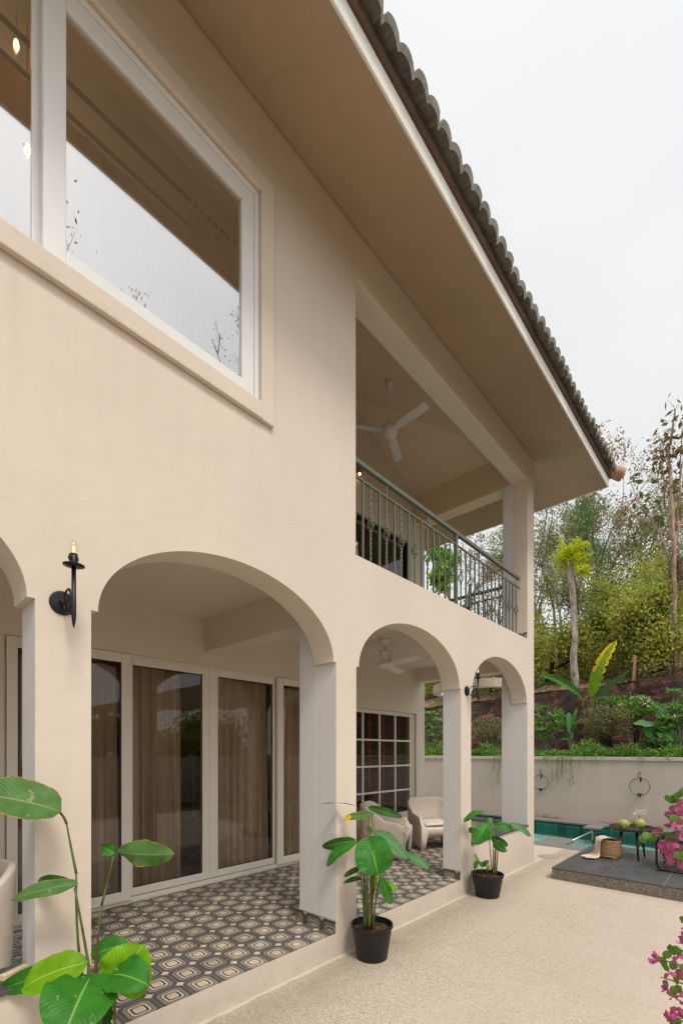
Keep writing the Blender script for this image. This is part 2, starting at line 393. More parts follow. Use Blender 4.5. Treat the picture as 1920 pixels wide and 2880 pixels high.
M['water'] = m_water()
def m_emit(name, c, s):
    t = NT(name); e = t.n('ShaderNodeEmission'); e.inputs[0].default_value = c+(1,); e.inputs[1].default_value = s; return t.fin(e.outputs[0])
M['filament'] = m_emit('glowing_filament', (1, .50, .16), 1.6)
M['bulblit'] = m_emit('lit_bulb', (1, .55, .20), 14)
def m_curtain(name, c, tr=.25):
    t = NT(name); o = t.obj(); n = t.noise(t.sc(o, (1, 1, .15)), 60, 3)
    cc = t.ramp(n, [(.3, mk(c, .85)), (.7, mk(c, 1.1))])
    fold_shade = t.noise(t.sc(o, (1, 1, .03)), 5.3, 4, .6); cc = t.mix(t.math('MULTIPLY', t.math('SUBTRACT', fold_shade, .47, clamp=True), 4.5, clamp=True), cc, mk(c, .55))  # broad dark bands put fold shading into the cloth colour
    d = t.n('ShaderNodeBsdfDiffuse'); t.l(cc, d.inputs[0]); q = t.n('ShaderNodeBsdfTranslucent'); t.l(cc, q.inputs[0])
    m = t.n('ShaderNodeMixShader'); m.inputs[0].default_value = tr; t.l(d.outputs[0], m.inputs[1]); t.l(q.outputs[0], m.inputs[2]); return t.fin(m.outputs[0])
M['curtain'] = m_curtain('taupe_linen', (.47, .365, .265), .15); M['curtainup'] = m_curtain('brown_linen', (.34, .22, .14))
def m_rooftile():
    t = NT('weathered_roof_tile'); o = t.obj(); n = t.noise(o, 7, 7, .7); n2 = t.noise(t.sc(o, (1, 6, 1)), 9, 5)
    c = t.ramp(n, [(.3, (.19, .18, .16)), (.5, (.31, .30, .275)), (.72, (.43, .42, .39))])
    c = t.mix(t.math('MULTIPLY', t.math('SUBTRACT', n2, .5, clamp=True), 1.6, clamp=True), c, (.06, .055, .05))
    return t.fin(t.bsdf(c, .9, 0, .2, t.bump(t.math('ADD', n, n2), .6, .015)))
M['rooftile'] = m_rooftile(); M['terracotta'] = simple('terracotta', (.40, .22, .14), .8, var=.3, scale=12, bump=.3)
def m_basket():
    t = NT('woven_jute'); o = t.obj(); sp = t.n('ShaderNodeSeparateXYZ'); t.l(o, sp.inputs[0])
    an = t.math('ARCTAN2', sp.outputs[1], sp.outputs[0]); n = t.noise(o, 40, 5)
    wz = t.math('SINE', t.math('ADD', t.math('MULTIPLY', sp.outputs[2], 330), t.math('MULTIPLY', n, 3)))
    wa = t.math('SINE', t.math('ADD', t.math('MULTIPLY', an, 60), t.math('MULTIPLY', sp.outputs[2], 165)))
    h = t.math('ADD', wz, t.math('MULTIPLY', wa, .5))
    c = t.ramp(t.math('ADD', .5, t.math('MULTIPLY', h, .3)), [(.1, (.22, .12, .055)), (.6, (.50, .32, .17)), (1, (.62, .43, .25))])
    return t.fin(t.bsdf(c, .9, 0, .2, t.bump(h, .8, .006)))
M['basket'] = m_basket(); M['towel'] = m_curtain('peach_cotton', (.72, .58, .46), .1)
def m_leaf(name, c, vein=(.17, .34, .06), ntrans=.3, freq=46, edge=None, rough=.42, under=None, mid=.035, bmp=.16, patch=None):
    t = NT(name); uvn = t.n('ShaderNodeTexCoord').outputs['UV']; sp = t.n('ShaderNodeSeparateXYZ'); t.l(uvn, sp.inputs[0])
    av = t.math('ABSOLUTE', sp.outputs[1])
    st = t.math('SINE', t.math('SUBTRACT', t.math('MULTIPLY', sp.outputs[0], freq*2.2), t.math('MULTIPLY', av, freq*.75)))
    o = t.obj(); n = t.noise(o, 18, 5)
    cc = t.ramp(n, [(.3, mk(c, .78)), (.7, mk(c, 1.22))])
    cc = t.mix(t.math('MULTIPLY', t.math('ADD', st, 1), .15), cc, mk(c, .42))
    sx_ = t.math('MULTIPLY', t.math('SUBTRACT', t.noise(o, 6, 4), .48, clamp=True), 1.2); cc = t.mix(sx_, cc, mk(c, 1.7))
    sc_ = t.math('MULTIPLY', t.math('GREATER_THAN', t.noise(o, 33, 3, .4), .70), .55); cc = t.mix(sc_, cc, (.36, .30, .14))
    cc = t.mix(t.math('LESS_THAN', av, mid), cc, vein)
    if edge:
        ed = t.math('MULTIPLY', t.math('GREATER_THAN', t.math('ADD', av, t.math('MULTIPLY', t.noise(o, 25, 4), .22)), 1.075), .9)
        cc = t.mix(ed, cc, edge)
    if patch:
        pm = t.math('MULTIPLY', t.math('GREATER_THAN', sp.outputs[0], .42), t.math('MULTIPLY', t.math('SUBTRACT', t.math('ADD', t.math('ABSOLUTE', sp.outputs[1]), t.math('MULTIPLY', t.noise(o, 9, 4), .5)), .62, clamp=True), 3.5, clamp=True)); cc = t.mix(pm, cc, patch)
    if under:
        cc = t.mix(t.n('ShaderNodeNewGeometry').outputs['Backfacing'], under, cc)
    p = t.bsdf(cc, rough, 0, .16, t.bump(st, bmp, .004)); q = t.n('ShaderNodeBsdfTranslucent')
    t.l(t.mix(.5, cc, (.25, .5, .02), 'MIX'), q.inputs[0])
    m = t.n('ShaderNodeMixShader'); m.inputs[0].default_value = ntrans; t.l(p, m.inputs[1]); t.l(q.outputs[0], m.inputs[2]); return t.fin(m.outputs[0])
M['leafmid'] = m_leaf('calathea_leaf', (.034, .175, .018), ntrans=.14, under=(.10, .20, .07))
M['leafgrey'] = m_leaf('calathea_leaf_dull', (.080, .175, .045), vein=(.22, .26, .12), ntrans=.12, edge=(.42, .27, .10), rough=.5)
M['leafdark'] = m_leaf('calathea_leaf_dark', (.026, .105, .012), ntrans=.1)
M['leaflime'] = m_leaf('calathea_leaf_young', (.19, .42, .012), vein=(.42, .55, .10), ntrans=.35)
M['leafpale'] = m_leaf('calathea_leaf_pale', (.075, .20, .065), vein=(.2, .34, .15), ntrans=.12)
M['leafyellow'] = m_leaf('yellow_leaf_tip', (.70, .38, .02), ntrans=.2)
M['strapmid'] = m_leaf('strap_leaf', (.08, .26, .02), ntrans=.3)
M['banana'] = m_leaf('banana_leaf', (.17, .34, .018), vein=(.4, .45, .08), ntrans=.35, edge=(.62, .42, .02), freq=70, patch=(.85, .52, .02))
M['bananadark'] = m_leaf('banana_leaf_dark', (.045, .14, .02), ntrans=.2, freq=70)
def m_foliage(name, stops, trans=.3, rough=.55):
    t = NT(name); g = t.n('ShaderNodeNewGeometry'); c = t.ramp(g.outputs['Random Per Island'], stops)
    n = t.noise(t.obj(), .9, 3); c = t.mix(.45, c, t.ramp(n, [(.35, mk(stops[0][1], .8)), (.65, mk(stops[len(stops)//2][1], 1.1))]), 'MIX')
    p = t.bsdf(c, rough, 0, .25); q = t.n('ShaderNodeBsdfTranslucent'); t.l(c, q.inputs[0])
    m = t.n('ShaderNodeMixShader'); m.inputs[0].default_value = trans; t.l(p, m.inputs[1]); t.l(q.outputs[0], m.inputs[2]); return t.fin(m.outputs[0])
def bark(name, c1, c2, sc=9):
    t = NT(name); o = t.obj(); n = t.noise(t.sc(o, (1, 1, .35)), sc, 7, .7)
    return t.fin(t.bsdf(t.ramp(n, [(.35, c1), (.65, c2)]), .9, 0, .2, t.bump(n, .8, .03)))
M['bark'] = bark('grey_bark', (.12, .095, .075), (.38, .33, .28)); M['barkdark'] = bark('dark_bark', (.025, .018, .014), (.085, .062, .048))
M['barkpale'] = bark('pale_mottled_bark', (.12, .085, .065), (.50, .44, .38), 8); M['barkred'] = bark('reddish_bark', (.20, .11, .075), (.45, .32, .25))
M['stem'] = simple('green_stem', (.085, .115, .022), .5, var=.45, scale=14); M['stembrown'] = simple('brown_stem', (.14, .055, .022), .6, var=.3, scale=14)
M['sheath'] = simple('orange_sheath', (.40, .19, .07), .7, var=.2, scale=20)
F = {}
F['mixed'] = m_foliage('tree_leaves_mixed', [(0, (.09, .17, .05)), (.4, (.17, .27, .08)), (.66, (.28, .31, .11)), (.82, (.44, .30, .13)), (1, (.60, .27, .10))], .42)
F['green'] = m_foliage('tree_leaves_green', [(0, (.07, .17, .05)), (.6, (.15, .29, .08)), (1, (.26, .38, .12))], .42)
F['autumn'] = m_foliage('tree_leaves_autumn', [(0, (.14, .15, .035)), (.45, (.26, .20, .05)), (.75, (.40, .16, .04)), (1, (.55, .25, .06))])
F['cashew'] = m_foliage('cashew_leaves', [(0, (.10, .19, .035)), (.30, (.22, .34, .06)), (.62, (.40, .48, .09)), (.85, (.56, .54, .10)), (.95, (.66, .42, .10)), (1, (.70, .27, .08))], .42)
F['lime'] = m_foliage('lime_tuft_leaves', [(0, (.34, .44, .012)), (.5, (.58, .64, .02)), (1, (.75, .70, .03))], .5)
F['big'] = m_foliage('teak_leaves', [(0, (.10, .12, .04)), (.5, (.20, .20, .06)), (1, (.35, .22, .08))])
F['cover'] = m_foliage('groundcover_leaves', [(0, (.06, .17, .02)), (.5, (.16, .33, .05)), (1, (.36, .50, .12))])
F['boug'] = m_foliage('garden_bougainvillea_leaves', [(0, (.12, .15, .045)), (.5, (.23, .24, .09)), (1, (.38, .33, .15))])
F['vine'] = m_foliage('vine_leaves', [(0, (.10, .18, .04)), (.5, (.22, .34, .10)), (1, (.40, .50, .22))])
F['pinkfar'] = m_foliage('pink_bracts_far', [(0, (.50, .10, .18)), (.5, (.62, .16, .28)), (1, (.60, .30, .22))])
F['white'] = m_foliage('white_petals', [(0, (.80, .78, .66)), (1, (.88, .86, .80))], .2)
F['frangi'] = m_foliage('frangipani_leaves', [(0, (.07, .22, .03)), (.5, (.18, .37, .07)), (1, (.38, .52, .16))])
F['ixora'] = m_foliage('ixora_leaves', [(0, (.08, .22, .02)), (.5, (.18, .38, .035)), (1, (.36, .52, .06))])
F['strap'] = m_foliage('strap_leaves', [(0, (.05, .14, .02)), (.5, (.12, .24, .03)), (1, (.28, .34, .05))])
F['dry'] = m_foliage('dry_leaves', [(0, (.16, .08, .04)), (.6, (.32, .18, .10)), (1, (.45, .33, .20))])
F['bract'] = m_foliage('magenta_bracts', [(0, (.46, .035, .22)), (.5, (.60, .06, .32)), (1, (.68, .14, .42))], .4, .6)
F['nest'] = m_foliage('dry_roots', [(0, (.10, .06, .04)), (1, (.28, .19, .13))])

# ------------------------------------------------------------------ plant helpers
def quads(name, C, T, S, L, W, mat, parent=None, sharp=True, fold=.0):
    """one mesh of leaf blades: centres C, long axis T, side axis S, length L, width W (numpy)"""
    n = len(C); T = T/np.linalg.norm(T, axis=1)[:, None]; S = S-T*(S*T).sum(1)[:, None]; S = S/(np.linalg.norm(S, axis=1)[:, None]+1e-9)
    L = np.broadcast_to(L, n)[:, None]; W = np.broadcast_to(W, n)[:, None]
    a = C-T*L/2; b = C+S*W/2-T*L*.05; c = C+T*L/2; d = C-S*W/2-T*L*.05
    V = np.stack([a, b, c, d], 1).reshape(-1, 3)
    me = bpy.data.meshes.new(name); me.vertices.add(4*n); me.vertices.foreach_set('co', V.ravel().astype(np.float32))
    me.loops.add(4*n); me.loops.foreach_set('vertex_index', np.arange(4*n, dtype=np.int32))
    me.polygons.add(n); me.polygons.foreach_set('loop_start', np.arange(0, 4*n, 4, dtype=np.int32)); me.polygons.foreach_set('loop_total', np.full(n, 4, dtype=np.int32))
    me.materials.append(mat); me.update(calc_edges=True); me.validate()
    o = bpy.data.objects.new(name, me); col.objects.link(o)
    if parent is not None: o.parent = parent
    return o
def rdir(n, up=0.):
    v = rng.normal(size=(n, 3)); v[:, 2] += up; return v/np.linalg.norm(v, axis=1)[:, None]
def around(P, per, spread, L, W, name, mat, parent, up=.1, clump=None):
    P = np.array(P); C = np.repeat(P, per, 0)+rng.normal(size=(len(P)*per, 3))*spread
    n = len(C); return quads(name, C, rdir(n, up), rdir(n), L*rng.uniform(.6, 1.3, n), W*rng.uniform(.7, 1.2, n), mat, parent)
def grow(mb, tips, p, d, length, rad, depth, rs, bend=.25, split=(2, 3), ratio=.72, up=.12, rr=.62, seg=4, ang=.55):
    p = Vector(p); d = Vector(d).normalized(); path = [p]; rads = [rad]
    for i in range(seg):
        d = (d+Vector([rs.gauss(0, bend*.5) for _ in range(3)])+Vector((0, 0, up*.3))).normalized()
        p = p+d*length/seg; path.append(p); rads.append(rad*(1-(1-rr)*(i+1)/seg))
        if depth <= 1: tips.append(tuple(p))
    mb.tube(path, rads, 5 if rad > .02 else 3, cap=False)
    if depth <= 0: return
    for k in range(rs.randint(*split)):
        a = d.orthogonal().normalized(); a.rotate(Matrix.Rotation(rs.uniform(0, 6.28), 3, d))
        nd = (d+a*ang*rs.uniform(.6, 1.6)+Vector((0, 0, up))).normalized()
        q = path[rs.randint(max(1, seg-2), seg)]
        grow(mb, tips, q, nd, length*ratio*rs.uniform(.75, 1.2), rad*rr*rs.uniform(.7, 1), depth-1, rs, bend, split, ratio, up, rr, seg, ang)
def tree(name, label, cat, base, height, rad, depth, seed, fm, bm, per, spread, L, W, group=None, lean=(0, 0, 1), trunk=None, **k):
    rs = random.Random(seed); e = empty(name, base, 0, label, cat, group); mb = MB(); tips = []
    h0 = trunk if trunk else height*.32
    d = Vector(lean).normalized()
    grow(mb, tips, (0, 0, -.2), d, h0, rad, depth, rs, **k)
    mb.build('trunk', bm, e, smooth=True)
    if per: around(tips, per, spread, L, W, 'crown', fm, e)
    return e, tips
def leaf(mb, base, tip, width, nrm=None, sag=.0, fold=.18, wave=.045, n=16, shape=1.0, lobe=.0, m=0, roll=0., curl=0., seed=0, tear=0):
    """broad leaf blade from base to tip; nrm = facing direction of the upper side"""
    rs = random.Random(seed); base = Vector(base); tip = Vector(tip)
    ax = tip-base; L = ax.length; t = ax.normalized()
    if nrm is None: nrm = (CAM-(base+tip)*.5).normalized()*.75+Vector((0, 0, .6))
    nrm = Vector(nrm); nrm = (nrm-t*nrm.dot(t)).normalized()
    if roll: nrm.rotate(Matrix.Rotation(roll, 3, t))
    mid = (base+tip)*.5+nrm*sag*L*1.0
    path = bez(base, mid+nrm*sag*L, tip, n); rows = []; uvs = []; nv = 8
    ph = [rs.uniform(0, 6.28) for _ in range(4)]
    for i, p in enumerate(path):
        s = i/n; tt = (path[min(i+1, n)]-path[max(i-1, 0)]).normalized()
        side = tt.cross(nrm).normalized(); nn = side.cross(tt)
        wd = width*.5*1.995*(max(0, s)**(.55*shape))*(max(0, 1-s)**.62)
        row = []; uv = []; tl, tr_ = (1, 1) if not tear else (1-tear*(i % 5 == 3)*rs.random(), 1-tear*(i % 4 == 2)*rs.random())
        for j in range(nv+1):
            q = -1+2*j/nv; a = abs(q); q_ = q; q = q*(tl if q < 0 else tr_)
            w_ = wave*width*math.sin(s*11+ph[0 if q < 0 else 1])*a*a + .35*wave*width*math.sin(s*26+ph[2 if q < 0 else 3])*a**3
            back = lobe*width*a**1.5*max(0, 1-s*3.5)
            row.append(p+side*wd*q*(1-.12*fold*a)+nn*(fold*wd*a+w_-curl*wd*a*a)-tt*back); uv.append((s, q_))
        rows.append(row); uvs.append(uv)
    mb.grid(rows, m, uvs); return mb
def leafobj(name, mat, parent, *a, org=None, **k):
    mb = MB()
    if org is not None: a = (Vector(a[0])-org, Vector(a[1])-org)+a[2:]
    leaf(mb, *a, **k); return mb.build(name, mat, parent, smooth=True)

# ================================================================== GROUND, POOL
ZF = .184
g = MB()
xs = [-60, -6.2, 4.2, 60]; 
def gq(x0, x1, y0, y1):
    nx = 1; g.quad((x0, y0, 0), (x1, y0, 0), (x1, y1, 0), (x0, y1, 0))
PX0, PX1, PY0, PY1 = -6.0, 4.2, 8.62, 11.4
gq(-60, 60, -60, PY0-.34); gq(-60, PX0, PY0-.34, PY1+.4); gq(PX1, 60, PY0-.34, PY1+.4); gq(-60, 60, PY1+.4, 120)
tag(g.build('ground', M['ground']), kind='structure')
pool = empty('swimming_pool', (0, 0, 0), 0, 'teal tiled swimming pool in front of the beige garden wall', 'pool')
b = MB()
b.quad((PX0, PY0, -1.1), (PX1, PY0, -1.1), (PX1, PY1, -1.1), (PX0, PY1, -1.1))
b.build('pool_floor', M['poolfloor'], pool)
b = MB()
b.quad((PX0, PY1, -1.25), (PX1, PY1, -1.25), (PX1, PY1, -.03), (PX0, PY1, -.03)); b.quad((PX1, PY0, -1.25), (PX1, PY1, -1.25), (PX1, PY1, -.03), (PX1, PY0, -.03))
b.quad((PX0, PY0, -1.25), (PX0, PY1, -1.25), (PX0, PY1, -.03), (PX0, PY0, -.03)); b.quad((PX0, PY0, -1.25), (PX1, PY0, -1.25), (PX1, PY0, -.03), (PX0, PY0, -.03))
b.box(-.312, -.03, 10.93, PY1-.005, -1.2, -.034)
b.build('pool_wall', M['pooltile'], pool)
b = MB()
b.box(PX0-.3, PX1+.3, PY1, PY1+.4, -.06, .012); b.box(-.33, -.015, 10.9, PY1, -.034, .010)
b.box(PX0-.3, PX1+.3, PY0-.34, PY0, -.06, .008)
b.box(-.50, -.045, PY0, 9.22, -.07, .006)
b.build('coping', M['coping'], pool, bevel=.006)
b = MB(); b.box(-1.6, -.05, PY0+.002, 9.20, -.75, -.26); b.box(-3.6, -.9, 8.63, 10.2, -1.0, -.62); b.build('pool_bench', M['poolfloor'], pool, bevel=.02)
b = MB(); b.quad((PX0, PY0, -.185), (PX1, PY0, -.185), (PX1, PY1, -.185), (PX0, PY1, -.185)); b.build('pool_water', M['water'], pool)
gp = empty('glass_balustrade', (0, 0, 0), 0, 'low clear glass panel with steel rail at the pool step', 'glass panel')
b = MB(); b.box(-.006, .006, 8.75, 10.25, -.45, .03); b.build('pane', M['glass'], gp)
b = MB(); b.tube([(0, 8.95, .035), (0, 10.28, .035), (0, 10.30, .0), (0, 10.30, -.15)], .014, 10); b.build('rail', M['steel'], gp, smooth=True)

# ================================================================== HOUSE
house = empty('house', (0, 0, 0), 0, 'two storey cream plastered house with arched veranda and tiled roof', 'house')
TW = .23; ZS = 2.372; ZP = 3.315; ZT = 6.062; SL = .44
PIERS = [(.600, .843), (2.664, 2.911), (4.744, 4.988), (6.763, 7.028)]
ARCH = [(-1.20, .567, -1.17), (.876, 2.634, 0), (2.945, 4.713, 0), (5.020, 6.735, 0)]
fw = MB()
def zarch(y, a, b):
    c = (a+b)/2; h = (b-a)/2; q = max(0, 1-((y-c)/h)**2); return ZS+.525*q**.5
NSEG = 56
front = []   # (ya, yb, zloa, zlob, zhi)
def seg(ya, yb, la, lb, ha, hb=None):
    hb = ha if hb is None else hb
    for x, fl in ((0, 0), (-TW, 1)):
        q = [(x, ya, la), (x, yb, lb), (x, yb, hb), (x, ya, ha)]
        if fl: q = q[::-1]
        fw.quad(*q)
# lower storey
edges = [(-1.23, -1.20), (.567, .600), (.843, .876), (2.634, 2.664), (2.911, 2.945), (4.713, 4.744), (4.988, 5.020), (6.735, 6.763)]
for a, b_ in edges:
    seg(a, b_, ZS, ZS, ZP); fw.quad((0, a, ZS), (-TW, a, ZS), (-TW, b_, ZS), (0, b_, ZS), 1)
for ya, yb, _ in ARCH:
    for i in range(NSEG):
        t0 = math.pi*i/NSEG; t1 = math.pi*(i+1)/NSEG; c = (ya+yb)/2; h = (yb-ya)/2
        a = c-h*math.cos(t0); b_ = c-h*math.cos(t1); za, zb = ZS+.525*math.sin(t0), ZS+.525*math.sin(t1)
        seg(a, b_, za, zb, ZP); fw.quad((0, a, za), (-TW, a, za), (-TW, b_, zb), (0, b_, zb), 1)
for a, b_ in PIERS: seg(a, b_, -.3, -.3, ZP)
seg(-6, -1.23, -.3, -.3, ZP)
for a, b_ in PIERS[1:]:   # pier reveals
    fw.quad((0, a, -.3), (-TW, a, -.3), (-TW, a, ZS), (0, a, ZS), 2)
for a, b_ in PIERS[:1]: fw.quad((0, a, -.3), (-TW, a, -.3), (-TW, a, ZS), (0, a, ZS), 2)
for a, b_ in PIERS: fw.quad((0, b_, -.3), (-TW, b_, -.3), (-TW, b_, ZS if b_ < 7 else ZP), (0, b_, ZS if b_ < 7 else ZP), 2)
# low walls under arch 0 and arch 3
for a, b_ in ((-1.23, .600), (4.988, 6.763)): seg(a, b_, -.3, -.3, .555)
# plinth face under the open arches
for a, b_ in ((.843, 2.664), (2.911, 4.744)):
    fw.quad((0, a, -.3), (0, b_, -.3), (0, b_, ZF-.002), (0, a, ZF-.002))
    fw.quad((0, a, ZF-.002), (0, b_, ZF-.002), (-.015, b_, ZF-.002), (-.015, a, ZF-.002))
# upper storey with window hole and balcony opening
WY0, WY1, WZ0, WZ1 = -.60, 1.905, 4.02, 5.462
BY0, BY1, BZ1 = 2.904, 6.763, 5.665
def ztop(x): return ZT-SL*x
def seg2(ya, yb, lo, top=True, hi=None): seg(ya, yb, lo, lo, ZT if top else hi)
seg(-6, WY0, ZP, ZP, ZT); seg(WY0, WY1, ZP, ZP, WZ0); seg(WY0, WY1, WZ1, WZ1, ZT); seg(WY1, BY0, ZP, ZP, ZT); seg(BY0, BY1, BZ1, BZ1, ZT+.15*0); seg(BY1, 7.028, ZP, ZP, ZT)
fw.quad((0, BY0, BZ1), (-TW, BY0, BZ1), (-TW, BY1, BZ1), (0, BY1, BZ1), 1)
fw.quad((0, BY0, ZP), (-TW, BY0, ZP), (-TW, BY1, ZP), (0, BY1, ZP), 0)
fw.quad((0, BY1, ZP), (-TW, BY1, ZP), (-TW, BY1, BZ1), (0, BY1, BZ1), 1); fw.quad((0, BY0, ZP), (-TW, BY0, ZP), (-TW, BY0, BZ1), (0, BY0, BZ1), 1)
fw.quad((0, WY1, WZ0), (-TW, WY1, WZ0), (-TW, WY1, WZ1), (0, WY1, WZ1), 0); fw.quad((0, WY0, WZ0), (-TW, WY0, WZ0), (-TW, WY1, WZ0), (0, WY1, WZ0), 0); fw.quad((0, WY0, WZ1), (-TW, WY0, WZ1), (-TW, WY1, WZ1), (0, WY1, WZ1), 0)
fw.quad((0, 7.028, ZP), (-.39, 7.028, ZP), (-.39, 7.028, ZT+.1), (0, 7.028, ZT), 0); fw.quad((-TW, 7.028, -.3), (-.39, 7.028, -.3), (-.39, 7.028, ZP), (-TW, 7.028, ZP), 0)
fw.build('facade_wall', [M['facade'], M['inner'], M['reveal']], house)
# inner pier extensions, beams, slab
b = MB()
b.box(-.44, -TW, 2.664, 2.911, -.2, 3.0)
b.build('pier', M['reveal'], house, bevel=.006)
b = MB(); b.box(-.39, -TW, 6.763, 7.028-.002, -.2, 2.88); b.build('pier', M['reveal'], house, bevel=.006)
b = MB(); b.box(-.37, -TW, 6.763, 7.028-.002, ZP, BZ1)
b.build('pier', M['reveal'], house, bevel=.006)
b = MB(); b.box(-1.98, -.44-.001, 2.667, 2.908, 2.75, 3.1); b.build('beam', M['inner'], house, bevel=.006)
b = MB(); b.box(-1.98, -TW-.001, 6.765, 7.026, 2.88, 3.1); b.build('beam', M['inner'], house, bevel=.006)
b = MB(); b.box(-1.98, -TW-.001, 6.765, 7.026, BZ1, ZT+.9); b.build('beam', M['innerup'], house)
b = MB(); b.box(-1.98, -TW-.002, -6, 7.02, 3.098, 3.29); b.build('ceiling', M['inner'], house)
b = MB(); b.quad((-.012, -6, ZF), (-1.99, -6, ZF), (-1.99, 7.03, ZF), (-.012, 7.03, ZF)); b.v = [(x, y, z) for x, y, z in b.v]
b.build('veranda_floor', M['tile'], house)
b = MB(); b.box(-1.98, -TW-.002, 2.91, 6.98, 3.291, 3.311); b.build('balcony_floor', M['tile'], house)
# back wall with door and lattice window holes
DX = -1.98; DY0, DY1, DZ1 = .857, 4.60, 2.60; LY0, LY1, LZ0, LZ1 = 4.75, 6.855, .50, 2.33
b = MB()
def bw(y0, y1, z0, z1, x0=-2.20): b.box(x0, DX, y0, y1, z0, z1)
bw(-6, DY0, 0, 3.3); bw(DY0, DY1, DZ1, 3.3); bw(DY0, DY1, -.1, .19); bw(DY1, LY0, 0, 3.3); bw(LY0, LY1, 0, LZ0); bw(LY0, LY1, LZ1, 3.3); bw(LY1, 7.12, 0, 3.3)
UY0, UY1, UZ1 = 4.0, 6.66, 5.30
bw(2.90, UY0, 3.3, 6.9); bw(UY0, UY1, UZ1, 6.9); bw(UY1, 7.12, 3.3, 6.9)
b.build('back_wall', M['inner'], house)
b = MB(); b.box(-2.2, -TW-.002, 2.68, 2.900, 3.3, 6.9); b.build('partition_wall', M['inner'], house); b = MB(); b.box(-6.5, -2.201, 6.9, 7.12, 0, 6.6); b.build('partition_wall', M['inner'], house)
# rooms (seen through the glass)
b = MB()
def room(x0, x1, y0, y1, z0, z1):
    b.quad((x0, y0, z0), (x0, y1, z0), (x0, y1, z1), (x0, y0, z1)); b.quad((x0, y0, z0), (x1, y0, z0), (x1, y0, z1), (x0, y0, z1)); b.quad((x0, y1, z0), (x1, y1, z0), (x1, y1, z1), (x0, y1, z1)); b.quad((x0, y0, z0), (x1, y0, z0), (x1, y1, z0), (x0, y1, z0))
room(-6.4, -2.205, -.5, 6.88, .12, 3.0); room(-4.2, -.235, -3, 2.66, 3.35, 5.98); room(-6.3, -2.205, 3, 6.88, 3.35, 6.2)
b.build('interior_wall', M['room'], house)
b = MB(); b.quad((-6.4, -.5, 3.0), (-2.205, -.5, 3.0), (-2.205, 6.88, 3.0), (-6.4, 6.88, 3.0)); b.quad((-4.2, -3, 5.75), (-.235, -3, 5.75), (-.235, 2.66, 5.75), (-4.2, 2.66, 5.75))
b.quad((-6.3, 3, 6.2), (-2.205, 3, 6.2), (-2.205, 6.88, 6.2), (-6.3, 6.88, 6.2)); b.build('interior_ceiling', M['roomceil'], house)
b = MB(); e_ = .012
def cz(x): return ZT-SL*x-e_
zc0 = cz(-TW); b.quad((-TW, 2.9, zc0), (-TW, 6.768, zc0), (-2.0, 4.998, zc0+SL*1.77), (-2.0, 2.9, zc0+SL*1.77)); b.v += [(-TW, 6.768, zc0), (-2.0, 6.768, zc0), (-2.0, 4.998, zc0+SL*1.77)]; b.face((4, 5, 6)); b.build('ceiling', M['innerup'], house)
# light tight rear and side shell
b = MB(); b.box(-6.6, -6.42, -6, 7.12, 0, 6.5); b.box(-6.5, -.01, -6.1, -6.0, 0, 6.5); b.build('rear_wall', M['facade'], house)
# low walls: end of the veranda, inner lining, slate caps
b = MB(); b.box(-1.98, -.39, 6.78, 7.02, 0, .555); b.build('low_wall', M['facade'], house)
for a0, a1, y0, y1 in ((-TW-.02, .022, 4.99, 6.762), (-2.0+.02, -.391, 6.765, 7.045), (-TW-.02, .022, -1.23, .599)):
    b = MB(); b.box(a0, a1, y0, y1, .556, .580); b.build('sill_cap', M['slate'], house, bevel=.003)
# tile skirting at pier feet
h = .105
for (y, xin) in ((2.664, -.44), (4.744, -TW)):
    b = MB()
    b.box(xin-.012, -.004, y-.012, y-.0005, ZF+.0005, ZF+h); b.box(xin-.012, xin-.0005, y, y+.24, ZF+.0005, ZF+h)
    b.build('tile_skirting', M['skirt'], house)
b = MB(); b.box(-.365, -.004, 6.751, 6.7625, ZP+.0005, ZP+.10); b.build('tile_skirting', M['skirtup'], house)
b = MB(); b.box(-TW, -.004, 2.9045, 2.937, ZP+.0005, ZP+.115); b.build('tile_skirting', M['skirtup'], house)
# ---- roof
EX, EZ = .80, 5.708; YE = 7.028+.83
roofm = MB()
def rz(x): return ZT-SL*x
RX = -3.2; RZ = rz(RX)
YR = YE-(EX-RX)   # hip apex
so = MB()
def planeq(mb, dz, inset=0, m=0):
    e = EX-inset; ye = YE-inset
    mb.quad((e, -7, rz(e)+dz), (e, ye, rz(e)+dz), (RX, YR, RZ+dz), (RX, -7, RZ+dz), m)
    mb.quad((e, ye, rz(e)+dz), (RX*2-e, ye, rz(e)+dz), (RX, YR, RZ+dz), (RX, YR, RZ+dz), m)
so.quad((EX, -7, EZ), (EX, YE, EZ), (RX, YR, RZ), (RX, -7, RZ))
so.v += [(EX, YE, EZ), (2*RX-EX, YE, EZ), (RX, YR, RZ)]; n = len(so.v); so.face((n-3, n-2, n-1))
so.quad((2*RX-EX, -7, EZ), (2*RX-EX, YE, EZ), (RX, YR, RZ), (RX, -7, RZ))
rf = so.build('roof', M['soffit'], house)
b = MB()
b.box(EX-.002, EX+.018, -7, YE+.018, EZ-.012, EZ+.125); b.box(2*RX-EX, EX-.003, YE-.002, YE+.018, EZ-.012, EZ+.125)
b.build('fascia', M['fascia'], rf, bevel=.012)
b = MB(); b.box(EX+.0, EX+.045, -7, YE+.045, EZ+.126, EZ+.185); b.box(2*RX-EX, EX-.001, YE+.0, YE+.045, EZ+.126, EZ+.185)
b.build('tiling_batten', M['wood'], rf)
b = MB(); b.quad((-.004, -6, ZT-.03), (.006, -6, ZT-.018), (.006, 7.02, ZT-.018), (-.004, 7.02, ZT-.03)); b.build('cornice_joint', M['soffit'], house)
